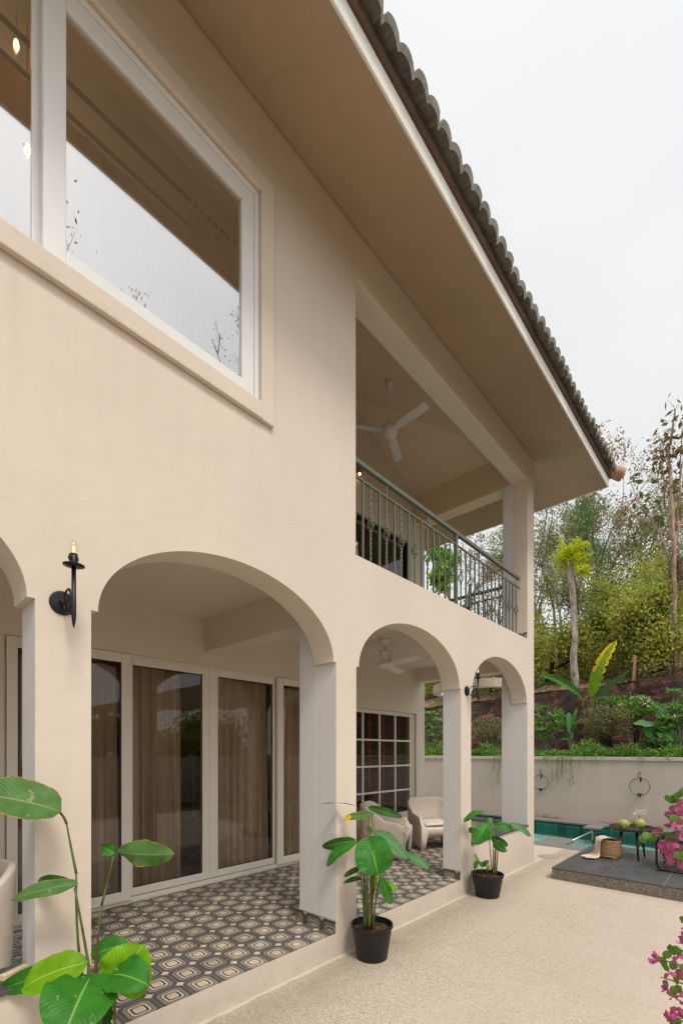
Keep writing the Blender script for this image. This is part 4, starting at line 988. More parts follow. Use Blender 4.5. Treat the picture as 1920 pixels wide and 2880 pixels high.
L1 = [('leafgrey', (385, 412), (-190, 300), .235, .16, .02, dict(sag=.07, roll=.15, wave=.03, shape=.9, fold=.25)),
      ('leafgrey', (492, 865), (70, 968), .105, .12, 0, dict(sag=.06, roll=.25, fold=.1)),
      ('leafdark', (455, 858), (210, 880), .08, -.10, 0, dict(sag=.12, roll=-.4)),
      ('leafgrey', (728, 662), (1095, 680), .145, .02, -.02, dict(sag=.10, roll=.75, fold=-.35, wave=.10, shape=1.3)),
      ('leafmid', (728, 675), (634, 620), .075, .02, -.02, dict(sag=-.25, roll=-.3, fold=.5)),
      ('leafmid', (560, 1335), (5, 1532), .12, -.02, -.03, dict(sag=.16, roll=-.5)),
      ('leaflime', (556, 1362), (138, 1530), .19, .10, .03, dict(sag=.12, roll=.12, fold=.12)),
      ('leafmid', (578, 1320), (815, 1238), .13, -.12, -.08, dict(sag=.10, roll=.2)),
      ('leaflime', (735, 1555), (905, 1245), .27, .0, .02, dict(sag=.10, fold=.10, shape=.9)),
      ('leafmid', (706, 1440), (932, 1505), .19, .12, .06, dict(sag=.15, fold=.2, shape=.85)),
      ('leafmid', (566, 1462), (395, 1850), .31, .30, .06, dict(sag=.12, fold=.20, lobe=.10, shape=.85, n=18)),
      ('leafdark', (690, 1625), (600, 1790), .12, .02, .0, dict(sag=.1))]
for i, (mt, p, q, wd, d1, d0, k) in enumerate(L1): leafobj('leaf', M[mt], e1, z1(*p, d0), z1(*q, d1), wd, o1, seed=90+i, **k)

# ---- moulded armchairs
def armchair(loc, rz, label, cushion=True):
    e = empty('armchair', loc, rz, label, 'armchair', 'beige moulded plastic armchairs on the veranda')
    N = 64; HW, D0, D1 = .35, .33, -.33
    def outline(s, off=0., z=.5):
        a = (s-.5)*2; ang = abs(a)
        fl = .035*(z-.4)
        if ang > .42:   # straight side
            t = (ang-.42)/.58; x = -.02+t*(D0+.02); y = HW-off+fl-.01*t
        else:
            ph = ang/.42*math.pi/2; n_ = .72
            x = -.02-(abs(D1)-.02-off+fl)*math.cos(ph)**n_; y = (HW-off+fl)*math.sin(ph)**n_
        return x, math.copysign(y, a) if a else 0.0
    def sm(t): t = max(0, min(1, t)); return t*t*(3-2*t)
    def htop(s):
        ang = abs((s-.5)*2); return .735-.215*sm((ang-.16)/.42)-.02*sm((ang-.6)/.25)-.13*sm((ang-.86)/.14)
    def hbot(s):
        ang = abs((s-.5)*2)
        return .03*sm((ang-.50)/.05)*sm((.88-ang)/.05)+.19*sm((.24-ang)/.05)
    b = MB(); rows = []
    S = [i/N for i in range(N+1)]
    for s in S:
        ht = htop(s); hb = hbot(s); row = []
        for j in range(7):
            z = hb+(ht-.02-hb)*j/6; x, y = outline(s, 0, z); row.append((x, y, z))
        for a in (30, 60, 90, 120, 150): 
            zz = ht-.02+.02*math.sin(R_(a)); off = .022*(1-math.cos(R_(a))); x, y = outline(s, off, ht); row.append((x, y, zz))
        for j in range(1, 7):
            z = ht-.02+(.345-(ht-.02))*j/6; off = .044+.035*sm(j/6); x, y = outline(s, off, z); row.append((x, y, z))
        rows.append(row)
    b.grid(rows)
    # seat pan and its rounded front
    pan = []
    for i in range(N//2+1):
        x1, y1 = outline(S[i], .079, .345); x2, y2 = outline(S[N-i], .079, .345); pan.append([(x1+(x2-x1)*k/12, y1+(y2-y1)*k/12, .345-.018*math.sin(math.pi*k/12)*(1 if i > 2 else .4)) for k in range(13)])
    b.grid(pan)
    fr = []
    for k in range(25):
        y = -HW+2*HW*k/24; ay = abs(y)/HW; zb = .21*sm((.80-ay)/.10); zt = .345+.05*sm((ay-.76)/.16)
        x0 = D0-.005; fr.append([(D0-.03, y, zt-.002), (x0, y, zt-.006), (D0+.012, y, zt-.03), (D0+.004, y, zb+(zt-zb)*.5), (D0-.004, y, zb), (D0-.05, y, zb+.001)])
    b.grid(fr)
    for sy in (-1, 1):  # inner faces of the front legs
        b.quad((D0-.004, sy*HW*.78, .0), (D0-.05, sy*HW*.78, 0), (D0-.05, sy*HW*.74, .20), (D0-.004, sy*HW*.74, .20))
    o = b.build('shell', M['chair'], e, smooth=True); m = o.modifiers.new('thick', 'SOLIDIFY'); m.thickness = .006; m.offset = 0
    if cushion:
        b = MB(); b.box(-.22, .25, -.235, .235, .352, .392); c = b.build('seat_pad', M['cushion'], None, bevel=.018)
        M_ = Matrix.Translation(loc) @ Matrix.Rotation(rz, 4, 'Z'); c.matrix_world = M_
        tag(c, 'thin cream pad lying on the seat of the '+cushion, 'cushion')
        c.name = 'seat_cushion'
    return e
armchair((-1.44, 5.22, ZF), R_(26), 'beige moulded armchair with its side to the viewer, behind the middle potted plant', 'armchair seen from the side')
armchair((-1.26, 6.20, ZF), R_(-32), 'beige moulded armchair facing outward beside the white pier and lattice window', 'armchair facing outward')
armchair((-1.24, .40, ZF), R_(-72), 'beige moulded armchair cut by the left picture edge behind the lamp pier', None)
c = MB(); rows = []
for i in range(13):
    u = -1+i/6; rows.append([(.06*(1-abs(u)**3)*(1-abs(v)**3)+.004, .20*u*(1-.10*v*v), .20*v*(1-.10*u*u)) for v in [-1+j/6 for j in range(13)]])
c.grid(rows); rows = [[(-x, y, z) for x, y, z in r] for r in rows]; c.grid(rows)
cu = c.build('scatter_cushion', M['greycushion'], None, smooth=True, loc=(-1.20, .40, .76)); cu.rotation_euler = (.1, -.35, R_(-55)); tag(cu, 'grey knitted cushion in the armchair at the left picture edge', 'cushion')
# sign block on the sill of the leftmost arch
mhp = onz(40, 2745, .5805); mh = empty('menu_holder', mhp, R_(28), 'clear acrylic menu holder on a pale wooden block at the left sill', 'menu holder')
b = MB(); b.box(-.018, .018, -.06, .06, 0, .030); b.build('block', M['lightwood'], mh, bevel=.003)
b = MB(); b.box(-.0018, .0018, -.052, .052, .012, .20); b.build('acrylic_sheet', M['glass'], mh)
b = MB()
rs = random.Random(2)
for i in range(9):
    z = .178-i*.013; b.box(.0024, .0028, -.030, -.030+.02+.03*rs.random(), z, z+.003)
b.build('printed_text', simple('print_grey', (.25, .27, .28), .8), mh)

# ---- deck
DKX, DKY, DKZ = .520, 6.205, .150
dk = empty('deck_platform', (0, 0, 0), 0, 'raised dark slate platform with speckled granite edge beside the pool', 'platform')
b = MB(); joints = [DKX, 1.117, 1.712, 2.307, 2.9, 3.5, 4.1]; jy = [DKY, 8.28]
for i in range(6): b.box(joints[i]+(.002 if i else 0), joints[i+1]-.002, jy[0], jy[1], DKZ-.022, DKZ)
b.build('slab_top', M['deck'], dk, bevel=.002)
b = MB(); b.box(DKX+.004, 4.1, DKY+.004, jy[1]-.004, .01, DKZ-.004); b.build('grout', simple('pale_grout', (.50, .44, .38), .9), dk)
b = MB()
js = [DKX+.001, 1.148, 1.775, 2.40, 3.0, 4.1]
for i in range(5): b.box(js[i]+(.0015 if i else 0), js[i+1]-.0015, DKY-.0, DKY+.0035, 0, DKZ-.0225)
b.box(DKX+.0, DKX+.0035, DKY+.004, jy[1]-.004, 0, DKZ-.0225); b.build('granite_edge', M['deckedge'], dk)
for (x, y, r, lb) in ((.065, 7.47, .155, 'round screeded drain cover in the paving beside the house corner'), (.42, 7.62, .12, 'round drain cover half hidden beside the slate platform')):
    b = MB(); b.lathe([(r, 0), (r, .005), (r-.01, .006), (r-.014, .003), (r-.02, .006), (.01, .006)], (x, y, 0), 40); tag(b.build('drain_cover', M['manhole']), lb, 'drain cover', 'drain covers in the patio')
# ---- basket and cloth
pb = Vector((.925, 7.36, DKZ)); bk = empty('jute_basket', pb, 0, 'round woven jute basket with a peach cloth hanging out, on the slate platform', 'basket')
b = MB(); rows = []
prof = [(.118, 0), (.140, .012), (.152, .05), (.158, .11), (.160, .18), (.164, .240), (.168, .262), (.164, .268), (.156, .262), (.150, .24), (.147, .12), (.12, .02)]
for i in range(len(prof)):
    r, z = prof[i]; rows.append([((r+.006*math.sin(a*3+z*12))*math.cos(a), (r+.006*math.sin(a*2+1))*math.sin(a), z+(.012*math.sin(a*2+.5) if z > .2 else .004*math.sin(a*3))) for a in [j*6.28318/48 for j in range(49)]])
b.grid(rows); b.lathe([(.12, .003), (.12, .02)], n=24); b.build('body', M['basket'], bk, smooth=True)
b = MB(); b.tube([(.09*math.cos(a)+.02, -.135-.02*math.sin(a*1.0), .018+.012*math.sin(a)) for a in [math.pi*i/10 for i in range(11)]], .011, 8); b.build('braid', M['basket'], bk, smooth=True)
# cloth: from inside the basket over the rim, down and along the platform towards the left
path = [(.06, -.02, .19), (.05, -.02, .262), (-.02, -.04, .288), (-.09, -.05, .292), (-.155, -.06, .285), (-.182, -.06, .24), (-.185, -.065, .16), (-.19, -.07, .08), (-.22, -.08, .030), (-.29, -.085, .014), (-.35, -.09, .020), (-.405, -.10, .010)]
path = [Vector(p) for p in path]; rows = []
for i, p in enumerate(path):
    w0 = .17+.05*math.sin(i*.7) if i < 9 else .20-.03*(i-8); row = []
    for j in range(13):
        q = -.5+j/12; row.append((p.x+.012*math.sin(j*1.3+i)-.02*abs(q), p.y+q*w0*1.0+.05*q*(i > 7), p.z+.010*math.sin(j*1.9+i*.6)+(.010 if i > 7 else 0)+(.006*math.sin(j*.9) if i < 5 else 0)))
    rows.append(row)
b = MB(); b.grid(rows); cl = b.build('cloth', M['towel'], None, smooth=True, loc=pb); s_ = cl.modifiers.new('t', 'SOLIDIFY'); s_.thickness = .006; cl.modifiers.new('s', 'SUBSURF').render_levels = 1; cl.rotation_euler = (0, 0, R_(42))
tag(cl, 'peach and cream cloth draped from the jute basket onto the platform', 'cloth')
# ---- table with coconuts
pt = Vector((1.19, 7.55, DKZ)); tb = empty('side_table', pt, R_(35), 'round dark tray table with three splayed black legs on the platform', 'table')
b = MB(); b.lathe([(.02, .388), (.25, .388), (.292, .396), (.302, .425), (.300, .438), (.292, .438), (.284, .415), (.02, .410)], n=56); o = b.build('tray_top', M['tabletop'], tb, smooth=True); o.modifiers.new('e', 'EDGE_SPLIT').split_angle = R_(35)
for k in range(3):
    a = R_(-98+120*k); c_, s_ = math.cos(a), math.sin(a); b = MB(); b.tube([(.14*c_, .14*s_, .388), (.205*c_, .205*s_, 0)], [.021, .011], 14); b.build('leg', M['tableblack'], tb, smooth=True)
zt = DKZ+.4105
def coconut(p, s, lab, cut):
    e = empty('coconut', p, 0, lab, 'coconut', 'green coconuts on the tray table'); b = MB()
    rows = [[(s*(.074*math.sin(t)*(1+.05*math.cos(3*a)))*math.cos(a), s*(.074*math.sin(t)*(1+.05*math.cos(3*a)))*math.sin(a), s*(.064-.066*math.cos(t))+.002) for a in [j*6.28318/24 for j in range(25)]] for t in [i*math.pi/12 for i in range(13 if not cut else 11)]]
    b.grid(rows); b.build('husk', M['coconut'], e, smooth=True)
    if cut: b = MB(); z = s*(.064-.066*math.cos(10*math.pi/12))+.001; b.lathe([(.036*s, z-.004), (.034*s, z), (.001, z+.001)], n=20); b.build('cut_top', M['cut'], e)
    return e
coconut((1.085, 7.47, zt), 1.0, 'smaller green coconut on the left of the tray table', True)
coconut((1.245, 7.62, zt), 1.12, 'larger green coconut holding a spray of tiny white flowers', False)
for i, (x, y) in enumerate(((1.12, 7.36), (1.265, 7.43))):
    b = MB(); b.lathe([(.020, .0), (.028, .004), (.033, .095)], (0, 0, 0), 24); b.f = b.f[:-1]; b.m = b.m[:-1]; b.uv = b.uv[:-1]
    o = b.build('drinking_glass', M['glass'], None, smooth=True, loc=(x, y, zt)); tag(o, ('empty clear glass in front of the smaller coconut', 'empty clear glass in front of the larger coconut')[i], 'glass', 'glasses on the tray table'); 
fl = empty('flower_spray', (1.245, 7.62, zt+.13), 0, 'spray of tiny white baby breath flowers above the larger coconut', 'flowers')
b = MB(); tips = []; rs = random.Random(4)
for i in range(16):
    p1 = Vector((rs.gauss(0, .055), rs.gauss(0, .055), rs.uniform(.04, .125))); b.tube([(0, 0, 0), p1*.6+Vector((0, 0, .02)), p1], .0009, 4); tips += [tuple(p1+Vector((rs.gauss(0, .014), rs.gauss(0, .014), rs.gauss(0, .01)))) for _ in range(9)]
b.build('stems', M['stem'], fl); around(tips, 3, .003, .009, .008, 'blossoms', F['white'], fl)
# ---- black metal lounge chair (mostly outside the frame)
lc = empty('garden_chair', (1.55, 6.93, DKZ), 0, 'black tubular garden chair at the right edge of the platform', 'chair')
for k, y in enumerate((0, .58)):
    b = MB(); P = [(.62, y, .014), (.10, y, .014), (.045, y, .020), (.012, y, .05), (.0, y, .10), (0, y, .34), (.008, y, .385), (.04, y, .412), (.10, y, .42), (.50, y, .36), (.62, y, .34)]
    b.tube(P, .013, 10); b.build('side_frame', M['black'], lc, smooth=True)
    b = MB(); b.box(-.005, .10, y-.016, y+.016, 0, .012); b.build('foot', M['black'], lc)
b = MB(); b.tube([(.0, 0, .27), (.0, .58, .27)], .011, 8); b.tube([(.012, 0, .30), (.012, .58, .30)], .008, 8); b.build('crossbar', M['black'], lc)
b = MB(); b.box(.03, .55, .03, .55, .27, .285); b.build('seat', M['black'], lc, bevel=.004)
b = MB(); b.tube([(.60, .02, .30), (.80, .02, .85), (.80, .56, .85), (.60, .56, .30)], .012, 8); b.build('back_frame', M['black'], lc)

# ================================================================== GARDEN WALL, LAMPS, VINES
gw = empty('garden_wall', (0, 0, 0), 0, 'low beige rendered garden wall with a moulded cap behind the pool', 'wall')
b = MB(); b.box(-12, 9, 11.8, 12.0, -.1, 1.455); b.build('wall_face', M['poolwall'], gw)
b = MB(); b.box(-12, 9, 11.768, 12.03, 1.456, 1.537); b.build('wall_cap', M['poolwall'], gw, bevel=.006)
for i, x in enumerate((.58, -1.52, -3.62)):
    e = empty('ring_lamp', (x, 11.80, .89), 0, ('black ring candle lamp on the garden wall, rightmost, above the tray table', 'black ring candle lamp on the garden wall just right of the house corner', 'black ring candle lamp on the garden wall seen through the last arch')[i], 'wall lamp', 'black ring lamps on the garden wall')
    b = MB(); b.tube([(.187*math.sin(a), -.06, .187*math.cos(a)) for a in [j*6.28318/40 for j in range(41)]], .0052, 6); b.build('ring', M['black'], e, smooth=True)
    b = MB(); b.tube([(-.02, -.06, .18)]+[(-.022+.022*(1-math.cos(t)), -.06, .25+.085*math.sin(t)) for t in [j*math.pi/10 for j in range(11)]]+[(.022, -.06, .20)], .0055, 6); b.build('hook', M['black'], e, smooth=True)
    b = MB(); b.tube([(.022, -.06, .11), (.022, -.06, .205)], .017, 10); b.tube([(.022, -.06, .155), (.022, 0, .155)], .008, 8); b.build('socket', M['black'], e)
    b = MB(); b.lathe([(.02, -.212), (.016, -.182), (.046, -.165), (.046, -.150), (.01, -.148)], (0, -.06, 0), 16); b.build('candle_dish', M['black'], e); b = MB(); b.tube([(0, -.06, -.19), (.02, -.055, -.225)], [.013, .018], 8); b.build('bracket', M['black'], e)
# trailing vines
def vine(x, length, n, label):
    e = empty('hanging_vine', (x, 11.765, 1.53), 0, label, 'vine', 'vines trailing over the garden wall'); b = MB(); tips = []; rs = random.Random(int(x*100))
    for k in range(n):
        p = Vector((rs.gauss(0, .05), .05, .03)); L_ = length*rs.uniform(.55, 1); P = [p]; 
        for i in range(int(L_/.035)+2):
            if i < 2: p = p+Vector((rs.gauss(0, .01), -.06, -.005))
            else: p = p+Vector((rs.gauss(0, .007), rs.gauss(0, .003), -.035)); p.y = min(p.y, .01)
            P.append(p.copy()); tips.append(tuple(p))
        b.tube(P, .0022, 3, cap=False)
    b.build('stems', M['stem'], e); around(tips, 4, .013, .034, .016, 'foliage', F['vine'], e)
for (u, L_, n, lb) in ((1540, .30, 4, 'short leafy vine hanging over the wall beside the ring lamp near the house'), (1548, .78, 1, 'thin long vine hanging past the ring lamp near the house'), (1580, .66, 5, 'bushy long vine in the middle of the wall, left of its pair'), (1596, .72, 3, 'long vine in the middle of the wall, right of its pair'), (1624, .30, 1, 'single short thread of vine right of the long pair'), (1648, .10, 3, 'very short tuft of vine on the wall cap above the basket'), (1690, .16, 2, 'small vine tuft on the wall cap left of the tray table'), (1805, .24, 2, 'short thin vine above the rightmost ring lamp'), (1880, .10, 3, 'small vine tuft on the wall cap near the right picture edge'), (1392, .62, 1, 'thin vine seen through the last arch'), (1405, .80, 4, 'longer bushy vine seen through the last arch beside the pier')):
    vine(ony(u, 2135, 11.78).x, L_, n, lb)
# moss at the wall foot
P = np.stack([rng.uniform(-2, 1.9, 260), np.full(260, 11.785), .013+rng.exponential(.022, 260)], 1); P = P[np.sin(P[:, 0]*3.1)+rng.normal(size=len(P))*.5 > -.1]
mo = around(P, 4, (.02, .006, .008), .022, .014, 'wall_moss', F['cover'], None); tag(mo, 'patchy green moss along the foot of the garden wall', 'moss', None, 'stuff')

# ================================================================== UPPER GARDEN
b = MB(); b.quad((-14, 12.0, 1.42), (10, 12.0, 1.42), (10, 14.0, 1.50), (-14, 14.0, 1.50)); tag(b.build('planting_bed', M['litter']), kind='structure')
lat = MB(); rows = []; rs = random.Random(9)
def ltop(x): return 3.43+.045*(x+2)+.02*math.sin(x*2.1)
for i in range(97):
    x = -14+i*.25; rows.append([(x, 14.0+.07*math.sin(x*3+z*2)*1.0+.05*rs.random(), z*(ltop(x)-1.4)/1.0+1.4) for z in [k/12 for k in range(13)]]+[(x, 14.05, ltop(x)+.01), (x, 14.45, ltop(x)+.03), (x, 14.5, ltop(x)-.3)])
lat.grid(rows); o = lat.build('retaining_wall', M['laterite']); tag(o, 'tall dark stained laterite retaining wall behind the planting bed', 'wall')
hl = MB(); rows = []
def hz(x, y): return ltop(x)-.12+max(0, y-14.4)*.30+.12*math.sin(x*1.3+y*.7)
for i in range(61):
    x = -45+i*1.5; rows.append([(x, 14.4+j*1.3, hz(x, 14.4+j*1.3)) for j in range(40)])
hl.grid(rows); tag(hl.build('hillside', M['litter'], None, smooth=True), kind='structure')
# curved canopy beyond the veranda end
cc_ = MB(); rows = []
for i in range(25):
    a = R_(180+i*6); cx_, cy_, r = -1.95, 9.3, 1.0
    co, si = math.cos(a), math.sin(a); rows.append([(cx_+(r-.16)*co, cy_+(r-.16)*si, 2.93), (cx_+r*co, cy_+r*si, 2.93), (cx_+r*co, cy_+r*si, 3.10), (cx_+(r-.16)*co, cy_+(r-.16)*si, 3.10), (cx_+(r-.16)*co, cy_+(r-.16)*si, 2.93)])
cc_.grid(rows)
cn = cc_.build('curved_canopy', M['facade']); tag(cn, 'curved cream concrete canopy band seen past the end of the veranda', 'canopy')

def at_(u, v, y): return ony(u, v, y)
# groundcover over the wall cap
P = np.stack([rng.uniform(-8, 5, 5200), 12.0+rng.exponential(.35, 5200)*1.0, np.zeros(5200)], 1); P[:, 1] = np.clip(P[:, 1], 11.86, 13.8)
hgt = .08+.17*np.abs(np.sin(P[:, 0]*2.3)+.6*np.sin(P[:, 0]*5.1+1))*rng.random(5200); P[:, 2] = 1.50+hgt*rng.random(5200)*1.6
gc = around(P, 7, (.035, .03, .03), .07, .026, 'groundcover', F['cover'], None, .4); tag(gc, 'leafy groundcover spilling along the top of the garden wall', 'groundcover', None, 'stuff')
def bush(name, label, cat, c, rx, ry, rz_, n, L, W, mat, group=None, flowers=None, stemm='barkdark', hollow=.35, zb=1.45):
    c = Vector(c); e = empty(name, (c.x, c.y, zb), 0, label, cat, group); b = MB(); rs = random.Random(int(abs(c.x)*97)); pts = []
    for k in range(26):
        d = Vector((rs.gauss(0, 1), rs.gauss(0, 1), rs.gauss(0, 1))).normalized(); q = Vector((c.x-c.x+d.x*rx*rs.uniform(.4, .95), d.y*ry*rs.uniform(.4, .95), c.z-zb+d.z*rz_*rs.uniform(.4, .95)))
        b.tube(bez((rs.gauss(0, .04), rs.gauss(0, .04), 0), (rs.gauss(0, .08), rs.gauss(0, .05), (c.z-zb)*.5), q, 6), [.014-.0018*i for i in range(7)], 4, cap=False); pts.append(q)
    b.build('stems', M[stemm], e)
    ctr = []
    nc = 46
    for k in range(nc):
        d = Vector((rs.gauss(0, 1), rs.gauss(0, 1), rs.gauss(0, 1))).normalized()*rs.uniform(hollow, 1)**.6; ctr.append((d.x*rx, d.y*ry, c.z-zb+d.z*rz_))
    ctr = np.array(ctr); idx = rng.integers(0, nc, n); C = ctr[idx]+rng.normal(size=(n, 3))*np.array([rx, ry, rz_])*.13
    quads('foliage', C, rdir(n, .2), rdir(n, .5), L*rng.uniform(.6, 1.3, n), W*rng.uniform(.7, 1.2, n), mat, e)
    if flowers:
        fm, fn, fs, up = flowers; k = fn; d = rng.normal(size=(k, 3)); d[:, 2] = np.abs(d[:, 2])*up; d[:, 1] = -np.abs(d[:, 1]); d /= np.linalg.norm(d, axis=1)[:, None]
        C = d*np.array([rx, ry, rz_])*1.0+np.array([0, 0, c.z-zb]); around(C, 7, fs*.55, fs, fs*.8, 'flowers', fm, e)
    return e
bush('bougainvillea_bush', 'rounded pink flowering bush seen through the last arch above the garden wall', 'bush', at_(1372, 2060, 12.9), .62, .42, .50, 2300, .055, .035, F['boug'], None, (F['pinkfar'], 55, .028, 1.6))
bush('shrub', 'wide olive brown shrub with sparse pink flowers in the middle of the bed', 'bush', at_(1700, 2028, 12.9), .66, .4, .40, 2900, .05, .03, F['boug'], None, (F['pinkfar'], 14, .026, 1.2))
bush('ixora_bush', 'bright green ixora bush topped with white flower clusters', 'bush', at_(1790, 1990, 13.1), .42, .35, .26, 2400, .055, .03, F['ixora'], None, (F['white'], 16, .035, 1.8))
bush('shrub', 'small dark green shrub behind the ixora near the retaining wall', 'bush', at_(1712, 1972, 13.5), .45, .25, .18, 900, .05, .03, F['ixora'], None, None)
bush('shrub', 'low leafy shrub in the bed behind the tall calathea-like plant', 'bush', at_(1850, 2085, 12.6), .35, .3, .16, 900, .08, .03, F['green'], None, None)
def frangipani(label, base, tops, seed, fl=True):
    base = Vector(base); e = empty('frangipani', base, 0, label, 'frangipani', 'frangipani shrubs in the planting bed'); rs = random.Random(seed); b = MB(); C = []; T = []; fc = []
    for tp in tops:
        q = Vector(tp)-base; m = Vector((q.x*.35+rs.gauss(0, .08), q.y*.4, q.z*.45)); P = bez((0, 0, 0), m, q, 7); b.tube(P, [.024-.0019*i for i in range(8)], 6, cap=False)
        subs = [q]
        for k in range(3):
            s = P[4+k % 3]; r = s+Vector((rs.gauss(0, .14), rs.gauss(0, .12), rs.uniform(.08, .24))); b.tube([s, (s+r)/2+Vector((0, 0, -.02)), r], [.013, .011, .009], 5, cap=False); subs.append(r)
        for s in subs:
            for k in range(18):
                a = k*2.4; el = rs.uniform(.0, .9); d = Vector((math.cos(a)*math.cos(el), math.sin(a)*math.cos(el), math.sin(el))); ln = rs.uniform(.11, .21); C.append(tuple(s+d*ln*.6)); T.append(tuple(d*ln))
            if fl and rs.random() < .4: fc.append(tuple(s+Vector((0, -.03, .07))))
    b.build('branches', M['bark'], e, smooth=True); C = np.array(C); T = np.array(T); Ln = np.linalg.norm(T, axis=1); S = np.cross(T, rdir(len(T), 1.5)); quads('leaves', C, T, S, Ln, .058, F['frangi'], e)
    if fc: around(fc, 12, .028, .035, .028, 'flowers', F['white'], e)
frangipani('frangipani with white flowers seen through the middle arch beside the pier', (at_(1212, 2120, 12.8).x, 12.8, 1.45), [at_(1212, 2010, 12.7), at_(1238, 2030, 12.8), at_(1198, 2050, 12.9), at_(1225, 2075, 12.7), at_(1245, 2000, 12.9), at_(1180, 2010, 12.9)], 1)
frangipani('leafy frangipani right against the house corner', (at_(1530, 2120, 12.7).x, 12.7, 1.45), [at_(1508, 1995, 12.7), at_(1540, 1990, 12.9), at_(1565, 2005, 12.8), at_(1512, 2040, 12.5), at_(1550, 2040, 12.6), at_(1575, 2015, 12.9), at_(1528, 2010, 12.9), at_(1535, 2070, 12.6)], 2, False)
frangipani('frangipani with white flowers at the right picture edge', (at_(1905, 2120, 12.7).x, 12.7, 1.45), [at_(1890, 1950, 12.8), at_(1862, 1990, 12.7), at_(1900, 1990, 12.6), at_(1915, 2010, 12.7), at_(1930, 1960, 12.8), at_(1870, 2020, 12.6), at_(1940, 2020, 12.6)], 3)
def strap(n, x0, x1, y, label, hgt=.35):
    e = empty('strap_leaf_clump', ((x0+x1)/2, y, 1.47), 0, label, 'plant', 'strap leaved plants along the wall'); b = MB()
    for i in range(n):
        p = Vector((rng.uniform(x0, x1)-(x0+x1)/2, rng.normal()*.10, 0)); d = Vector((rng.normal()*.22, rng.normal()*.15-.05, hgt*rng.uniform(.5, 1.1))); leaf(b, p, p+d, .028, nrm=(0, -1, .4), sag=.12, n=6, seed=i)
    b.build('leaves', M['leaflime' if hgt > .25 else 'strapmid'], e, smooth=True)
a_, b_ = at_(1195, 2100, 12.3).x, at_(1252, 2100, 12.3).x; strap(90, a_, b_, 12.3, 'light green strap leaved clump seen through the middle arch', .33)
a_, b_ = at_(1322, 2100, 12.3).x, at_(1412, 2100, 12.3).x; strap(110, a_, b_, 12.35, 'darker strap leaved clump below the pink bush', .28)
for k, (u0, u1, hh, lb) in enumerate(((1505, 1560, .24, 'strap leaved clump at the foot of the leafy frangipani by the house corner'), (1570, 1640, .22, 'strap leaved clump below the upright broad leaved plant'), (1650, 1720, .20, 'strap leaved clump under the olive shrub'), (1730, 1800, .22, 'strap leaved clump left of the elephant ear'), (1850, 1920, .26, 'strap leaved clump at the right picture edge'))):
    strap(70, at_(u0, 2100, 12.35).x, at_(u1, 2100, 12.35).x, 12.4, lb, hh)
def bigleaf(name, label, cat, base, specs, y, group=None):
    base = Vector(base); e = empty(name, base, 0, label, cat, group)
    for i, (mt, p, q, wd, dy, k) in enumerate(specs):
        P0 = at_(*p, y); P1 = at_(*q, y+dy); leafobj('leaf', M[mt], e, P0, P1, wd, base, seed=200+i, **k)
        stemobj('petiole', M['stem'], e, [base, (base+P0)/2+Vector((0, 0, .1)), P0], .022, .012, base)
    return e
bx = at_(1606, 2120, 12.6)
bigleaf('heliconia', 'upright glossy green broad leaved plant with waxy leaves near the house corner', 'plant', (bx.x, 12.6, 1.45), [('leafpale', (1606, 2068), (1598, 2003), .20, 0, dict(sag=.05)), ('leafmid', (1603, 2075), (1615, 2010), .16, .1, dict(sag=.05)), ('leafdark', (1590, 2040), (1573, 2008), .12, 0, dict(sag=.1)), ('leafdark', (1608, 2060), (1622, 2028), .13, 0, dict(sag=.1)), ('leafmid', (1612, 2030), (1622, 1992), .08, .1, dict(sag=.1)), ('leafdark', (1598, 2080), (1568, 2082), .09, 0, dict(sag=.2))], 12.6)
bx = at_(1645, 2120, 13.2)
bn = bigleaf('banana_plant', 'young banana plant with one tall yellowing torn leaf', 'banana plant', (bx.x, 13.2, 1.45), [('banana', (1662, 1962), (1733, 1800), .40, 0, dict(sag=.10, fold=.12, wave=.05, roll=-.35, n=34, shape=.9, tear=.5)), ('bananadark', (1640, 1965), (1512, 1898), .26, -.2, dict(sag=.18, fold=.5, n=18, wave=.06)), ('leafpale', (1668, 1968), (1772, 1882), .20, -.1, dict(sag=-.05, fold=.5, roll=.9, n=18, wave=.05))], 13.2)
bx = at_(1840, 2120, 12.5)
bigleaf('elephant_ear', 'elephant ear plant with large grey green drooping leaves near the right edge', 'plant', (bx.x, 12.5, 1.45), [('leafpale', (1838, 2040), (1780, 2035), .34, -.1, dict(lobe=.25, shape=.8, nrm=(-.1, -.6, 1))), ('leafmid', (1845, 2075), (1808, 2048), .24, -.1, dict(lobe=.25, shape=.8)), ('leafdark', (1855, 2050), (1896, 2085), .34, -.1, dict(lobe=.25, shape=.8)), ('leafmid', (1850, 2040), (1885, 2050), .26, 0, dict(lobe=.2, shape=.8)), ('leafpale', (1848, 2020), (1872, 1985), .22, .1, dict(lobe=.1)), ('leafdark', (1862, 2030), (1885, 2020), .2, .1, dict(lobe=.1)), ('leafmid', (1862, 1995), (1830, 1972), .10, 0, dict())], 12.5)
po = at_(1781, 1905, 14.3); b = MB(); b.box(-.035, .035, -.03, .03, 0, .72); b.box(-.05, .0, -.035, .035, .60, .75); fp = b.build('fence_post', simple('red_stone_post', (.30, .15, .11), .9, var=.3, bump=.5), None, bevel=.01, loc=(po.x, 14.25, ltop(po.x)-.02)); fp.rotation_euler = (0, .06, .3); tag(fp, 'weathered reddish post standing on the retaining wall', 'post')

# ================================================================== TREES
def base_at(u, y): p = ony(u, 1900, y); return (p.x, y, hz(p.x, y)-.1)
